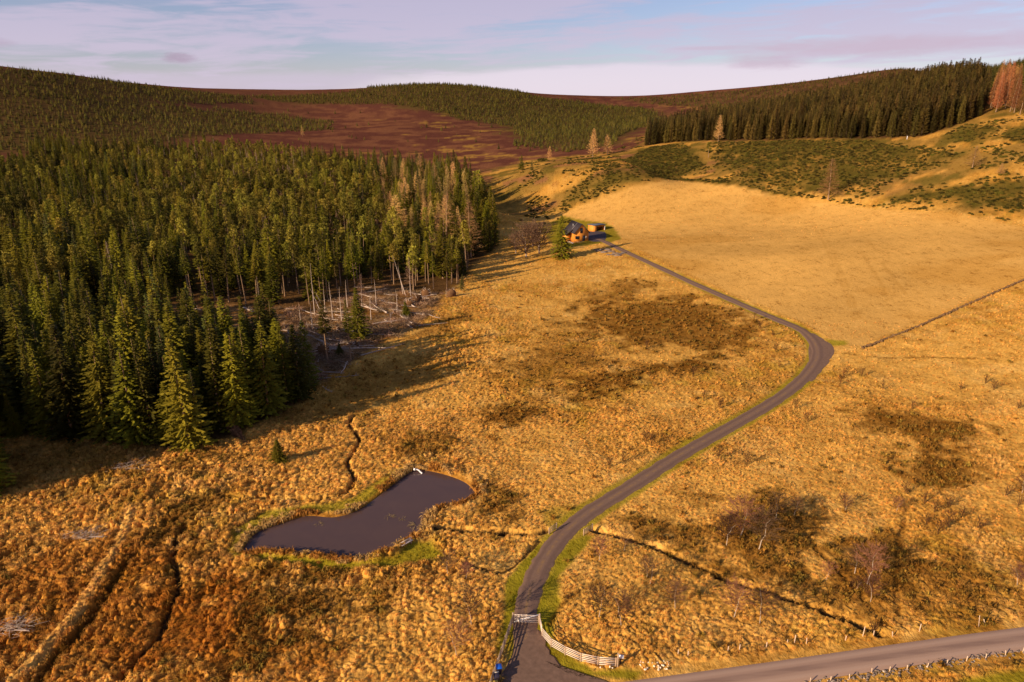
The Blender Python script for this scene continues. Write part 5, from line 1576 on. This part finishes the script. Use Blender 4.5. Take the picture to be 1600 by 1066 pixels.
# ------------------------------------------------------------------ saplings and birches
sap = []
for k in range(4):
    q = bare_crown(200 + k, 2.2, .75, .15, 20, 7, 1.1, .035, .028, False, .45); s_ = stem(210 + k, 2.1, .085, .5, 0, 5)
    sap.append((mesh_from('sapling_crown', *q, [DARKTW]), mesh_from('sapling_stem', *s_, [DARKTW])))
rs = np.random.RandomState(15)
SAP = [(1312, 603), (1317, 591), (1379, 610), (1500, 610), (1540, 601), (1552, 611), (1262, 660), (1417, 774), (1319, 795), (1444, 789), (1480, 794), (1570, 776), (1589, 792), (1459, 804), (1502, 811), (1446, 821), (1480, 826),
       (1526, 827), (1465, 836), (1017, 697), (1011, 690), (951, 732), (972, 722), (1099, 627), (1124, 639), (1122, 720), (1167, 726), (1187, 516), (1178, 502), (1206, 526), (1217, 575), (1245, 640), (1345, 590), (1425, 640), (1590, 640),
       (925, 560), (1010, 545), (1083, 590), (1360, 985), (1212, 552)]
for i, (u, v) in enumerate(SAP):
    x, y, z = g3(u, v); k = rs.randint(4); side = 'right of the track' if u > 1210 and v > 560 else 'between the track and the stream'
    t = thing('sapling', 'leafless brown sapling dotted in the grass ' + side, 'sapling', (x, y, z - .1), rs.uniform(0, 6), 'saplings ' + side, rs.uniform(.75, 1.15)); t.rotation_euler[0] = rs.normal(0, .15)
    link('branches', sap[k][0], t); link('stem', sap[k][1], t)
BIRCH = [(737, 978, 60, 'thin white stemmed birch left of the gate, the upper of two'), (714, 1028, 58, 'thin white stemmed birch left of the gate, the lower of two'), (700, 900, 34, 'small reddish birch between the pond bench and the gate'),
         (728, 908, 30, 'small reddish birch just right of another below the pond'), (1015, 914, 40, 'forked white birch right of the track above the curved hedge line'), (971, 979, 55, 'reddish rounded birch nearest the gate on the right'), (935, 968, 48, 'faint birch left of the reddish rounded one near the gate'),
         (1055, 952, 46, 'pale single stemmed birch between the gate birches and the ditch'), (1146, 965, 60, 'leaning white stemmed birch below the brown ditch'), (1187, 977, 58, 'dark stemmed birch right of the leaning white one'), (1135, 852, 46, 'grey birch above the brown ditch'),
         (1185, 858, 60, 'wide brown birch thicket above the ditch, the right one'), (1155, 840, 60, 'wide brown birch thicket above the ditch, the left one'), (1290, 908, 30, 'small white stemmed birch left of the red birch clump'), (1335, 897, 44, 'white stemmed birch at the left of the red birch clump'),
         (1354, 914, 64, 'tallest white stemmed birch in the red clump above the road'), (1360, 941, 40, 'thin birch lowest in the red clump above the road'), (1335, 926, 26, 'short slanting birch under the red clump'), (1589, 917, 34, 'dark red birch at the right border, the lower one'), (1597, 772, 30, 'dark red birch at the right border of the photo, the upper one'),
         (936, 876, 38, 'dark red shrub like birch beside the track bridge'), (975, 862, 32, 'low brown birch right of the track bridge'), (1212, 812, 40, 'dark red bushy birch left of the faint furrow'), (1240, 806, 30, 'brown bushy birch beside the dark red one near the furrow'), (1010, 905, 34, 'brown birch just left of the forked white one'),
         (1320, 800, 26, 'small birch above the red clump'), (1400, 800, 22, 'low brown shrub birch above the red clump on its right')]
for i, (u, v, hp, lab) in enumerate(BIRCH):
    x, y, z = g3(u, v); k = i % 4; hm = hp * float(project(x, y, z)[2]) / FPX / .88; s = hm / KINDS['birch'][k][4]
    wd = 1.5 if 'wide' in lab else 1.15
    tree('birch', k, x, y, z - .1, (s * wd, s * wd, s), rs.uniform(0, 6), 'birch_tree', lab, 'birch', None, 'twigs', 'trunk')
for i, (u, v, hp, lab) in enumerate([(822, 402, 48, 'grey leafless willow beside the stream left of the house, the largest'), (806, 396, 34, 'grey leafless willow left of the largest by the stream'), (843, 396, 38, 'grey leafless willow between the largest and the house spruce'),
                                     (832, 385, 30, 'low grey leafless willow behind the others left of the house')]):
    x, y, z = at3(u, v); k = i % 4; hm = hp * float(project(x, y, z)[2]) / FPX / .95; s = hm / KINDS['birch'][k][4]
    if i == 0:
        WIL = []
        for q in range(4):
            WIL.append((mesh_from('willow_twigs', *bare_crown(300 + q, 6, 2.6, .08, 60, 40, .8, .05, .025, False, .9), [simple('willow_twig', (.17, .095, .055), .9, .05, .2)]), mesh_from('willow_trunk', *stem(310 + q, 5.0, .16, 1.2), [GREYW_M])))
    t = thing('willow_tree', lab, 'willow', (x, y, z), rs.uniform(0, 6), None, s * 1.05); link('twigs', WIL[k][0], t); link('trunk', WIL[k][1], t)

# ------------------------------------------------------------------ the windblown clearing
rs = np.random.RandomState(21)
logm = []
for k in range(5):
    m = M(); L = [7, 10, 12, 14, 5][k]; P = [(L * i / 5, rs.normal(0, .08), rs.normal(0, .05)) for i in range(6)]
    m.add(*tube(P, [.24 * (1 - .75 * i / 5) for i in range(6)], 7))
    for j in range(26):
        q = rs.uniform(.2, 1) * L; a = rs.uniform(0, 6.28); l = rs.uniform(.3, 1.3)
        m.add(*tube([(q, 0, 0), (q + l * .35, math.cos(a) * l, abs(math.sin(a)) * l)], [.035, .01], 3))
    logm.append((m.arr(), L))
logme = [mesh_from('log', *a, [GREYW_M]) for a, _ in logm]
PALELOG = simple('bleached_log', (.62, .47, .36), .85, .1, .2, 3.0, stretch=(.3, 2, 2))
palem = [mesh_from('pale_log', *a, [PALELOG]) for a, _ in logm]
def log(x, y, z, rz, k, pale, label, group, tilt=0.0, s=1.0):
    o = link('fallen_log', (palem if pale else logme)[k]); o.location = (x, y, z + .25); o.rotation_euler = (0, -tilt, rz); o.scale = (s, s, s); tag(o, label, 'fallen tree', group)
n = 0
while n < 85:
    u = rs.uniform(430, 700); v = rs.uniform(444, 600); x, y = at(u, v)
    if CLEARING.sd(np.array([x]), np.array([y]))[0] > 0: continue
    rz = rs.normal(-.45, .5) + (math.pi if rs.rand() < .3 else 0)
    log(x, y, float(h0(x, y)[0]), rz, rs.randint(5), rs.rand() < .35, 'grey windblown trunk lying with others in the clearing of the left wood', 'windblown trunks in the clearing', abs(rs.normal(0, .06)), rs.uniform(.6, 1.0)); n += 1
def log2(u0, v0, u1, v1, label, k=2):
    a = at3(u0, v0); b = at3(u1, v1); d = math.dist(a[:2], b[:2]); L = logm[k][1]
    log(a[0], a[1], a[2] + .2, math.atan2(b[1] - a[1], b[0] - a[0]), k, True, label, None, math.atan2(b[2] - a[2], d), d / L)
log2(606, 492, 577, 474, 'bright bleached trunk right of the lone dark spruce'); log2(590, 488, 567, 477, 'second bleached trunk just below the bright one by the lone spruce'); log2(645, 508, 625, 495, 'pale trunk end poking out into the grass at the clearing edge', 0)
log2(298, 483, 315, 487, 'pale trunk lying across the bare patch inside the near wood', 4); log2(268, 502, 292, 514, 'thin pale trunk at the lower edge of the bare patch in the near wood', 4); log2(500, 495, 470, 486, 'bleached trunk in the middle of the clearing beneath the bare stems'); log2(380, 482, 400, 492, 'bleached short trunk at the left part of the clearing', 0)
# bare poles still standing
for i, (u, v, hp, lean) in enumerate([(520, 500, 58, 0), (534, 502, 52, 0), (543, 480, 42, 0), (508, 490, 40, .05), (580, 500, 38, 0), (621, 490, 36, .02), (634, 462, 62, -.28), (630, 460, 44, -.12), (472, 522, 46, 0), (488, 515, 40, .03), (492, 494, 80, 0), (588, 478, 40, 0),
                                      (500, 485, 34, -.3), (506, 484, 30, -.35)]):
    x, y, z = at3(u, v); h = hp * float(project(x, y, z)[2]) / FPX / .95
    o = link('bare_pole', mesh_from('pole', *stem(400 + i, h, .15, .3, 12), [PALELOG])); o.location = (x, y, z); o.rotation_euler = (0, lean, 0)
    tag(o, 'leaning bare trunk among the broken trees of the clearing' if abs(lean) > .1 else 'bare upright trunk without a crown left standing in the clearing', 'dead tree', 'leaning bare trunks' if abs(lean) > .1 else 'bare standing trunks')
# root plates torn out of the ground
for i, (u, v, s, lab) in enumerate([(652, 474, 2.0, 'pale round root plate with a dark hollow beside it at the clearing edge'), (640, 478, 1.6, 'grey root plate left of the pale round one'), (706, 464, 1.9, 'overturned root plate with a dark hole at the stream end of the wood'), (505, 556, 2.2, 'grey root plate at the corner of the near wood'), (556, 541, 1.0, 'small root stump standing in the grass near the lone spruce'),
                                    (526, 518, 1.1, 'small brown root stump in the lower clearing'), (666, 462, 1.7, 'brown root plate behind the pale one')]):
    x, y, z = at3(u, v); t = thing('root_plate', lab, 'root plate', (x, y, z), rs.uniform(-.6, .6)); m = M(); rq = np.random.RandomState(50 + i)
    rock(m, (0, 0, s * .55), s, rq, .85); V = np.array(m.V); V[:, 1] *= .35; m.V = [tuple(v_) for v_ in V]; obj('soil', m, EARTH, t)
    m = M()
    for j in range(26):
        a = j * .24; l = s * rq.uniform(.9, 1.5); m.add(*tube([(0, -.1, s * .55), (math.cos(a) * l * .6, rq.normal(0, .3), s * .55 + math.sin(a) * l * .6), (math.cos(a) * l, rq.normal(0, .5), s * .55 + math.sin(a) * l * .9)], [.12, .07, .02], 4))
    obj('roots', m, PALELOG, t)
# brushwood
pts = []
while len(pts) < 520:
    u = rs.uniform(430, 720); v = rs.uniform(440, 600); x, y = at(u, v)
    if CLEARING.sd(np.array([x]), np.array([y]))[0] < 0: pts.append((x, y))
pts = np.array(pts); z = h0(pts[:, 0], pts[:, 1]) + .1
def brush(seed):
    rs_ = np.random.RandomState(seed); m = M()
    for i in range(60):
        p = np.array([rs_.normal(0, .7), rs_.normal(0, .7), rs_.uniform(0, .5)]); e = rs_.normal(0, 1, 3); e[2] = abs(e[2]) * .5; e = e / np.linalg.norm(e) * rs_.uniform(.5, 1.4); s_ = np.cross(e, rs_.normal(0, 1, 3)); s_ = s_ / np.linalg.norm(s_) * .04
        o = len(m.V); m.V += [tuple(p - s_), tuple(p + s_), tuple(p + e)]; m.F += [(o, o + 1, o + 2)]
    a = m.arr(); return a[0], a[1], 0
rt = rot_xyz(len(pts), rs, .1)
scatter('brushwood', np.column_stack([pts, z]), [brush(k) for k in range(4)], [DEAD_M], rt, rs.uniform(.7, 1.7, len(pts)), rs.randint(0, 4, len(pts)), None, 'litter of broken brown branches across the windblown clearing', 'brushwood')
# heaps of dead branches in the near grass, and the toppled orange spruce
for i, (u, v, s, lab) in enumerate([(195, 735, 1.5, 'grey heap of dead branches in front of the near wood'), (135, 845, 1.4, 'low heap of grey sticks with one white log on the left slope'), (22, 990, 1.2, 'grey twig heap near the lower left corner'), (20, 665, 2.2, 'grey dead brush under the trees at the left border'), (385, 648, 1.6, 'brown dead brush at the wood edge right of the corner spruces')]):
    x, y, z = g3(u, v); m = M(); rq = np.random.RandomState(90 + i)
    for j in range(110):
        p = np.array([rq.normal(0, 1.1), rq.normal(0, .55), rq.uniform(0, .5)]) * s; e = np.array([rq.normal(.4, .8), rq.normal(0, .5), abs(rq.normal(0, .35))]) * s; m.add(*tube([p, p + e], [.035, .01], 3))
    m.add(*tube([(.6 * s, -.6, .4), (2.2 * s, -.9, .5)], [.10, .08], 6))
    o = obj('branch_heap', m, GREYW_M); o.location = (x, y, z + .05); o.rotation_euler = (0, 0, rq.uniform(-.5, .2)); tag(o, lab, 'branch heap')
a = at3(345, 655); b = at3(383, 695); t = thing('fallen_spruce', 'toppled spruce with dead orange needles at the foot of the near wood', 'fallen tree', (a[0], a[1], a[2] + 1.6))
d = np.array(b) - np.array(a); L = float(np.linalg.norm(d)) * 1.35
t.rotation_euler = mathutils.Vector(tuple(-d + np.array([0, 0, 1.4]))).to_track_quat('-Z', 'Y').to_euler()
q = conifer(333, L, 1.5, .03, .4, 9, .5, .5); o = link('crown', mesh_from('dead_crown', *q, [foliage_mat('dead_orange_needles', (.40, .19, .07), (.58, .31, .13), trans=.15)]), t); link('trunk', mesh_from('dead_trunk', *stem(334, L, .2), [GREYW_M]), t)

# reeds and sedge round the pond
rs = np.random.RandomState(44); n = len(pond_outline); pts = []; sc_ = []
for i in range(n):
    p = pond_outline[i]; q = pond_outline[(i + 1) % n]; d = np.hypot(*(q - p))
    for j in range(int(d / .16) + 1):
        w = p + (q - p) * rs.rand() + POND_N[i] * abs(rs.normal(.45, .5))
        pts.append(w); sc_.append(rs.uniform(.5, 1.25))
pts = np.array(pts); xg, yg = pts.T
c_, rl = paint(xg, yg); z = h0(xg, yg) + relief(xg, yg, rl)
kk = (fbm(xg * .25, yg * .25, 301, 3) > .33) & (POND.sd(xg, yg) > -.35)
c2 = np.where((fbm(xg * .3, yg * .3, 305, 3) > .5)[:, None], np.array([.42, .17, .03]), np.array([.62, .36, .11])) * rs.uniform(.8, 1.15, (len(xg), 1))
rt = rot_xyz(len(xg), rs, .1)
scatter('pond_sedge', np.column_stack([xg, yg, z])[kk], [tuft(600 + k, 18, .85, .04, .22, (.1, .05)) for k in range(5)], [GRASS], rt[kk], np.array(sc_)[kk], rs.randint(0, 5, int(kk.sum())), c2[kk], 'brown sedge and reeds fringing the pond', 'sedge')

# scraps of weed lifting out of the pond
wm = [mesh_from('weed', *tuft(800 + k, 22, .55, .03, .5, (.2, .1))[:2], [simple('pond_weed', (.30, .20, .09), .9, .1, .3)]) for k in range(2)]
for i, (u, v, s_, lab) in enumerate([(609, 806, 1.1, 'scrap of pale weed in the middle of the pond'), (628, 809, .8, 'smaller scrap of weed right of the one in mid pond'), (650, 820, 1.5, 'round raft of weed by the grassy spit of the pond'), (500, 818, .9, 'scrap of weed near the top bank of the left half of the pond'), (697, 791, .8, 'scrap of weed below the right shore of the pond'), (575, 786, .9, 'weed by the top bank of the pond')]):
    x, y = at(u, v); o = link('weed_raft', wm[i % 2]); o.location = (x, y, PZ - .02); o.scale = (s_ * 1.3, s_ * 1.3, s_ * .35); o.rotation_euler = (0, 0, i * 1.3); tag(o, lab, 'pond weed')
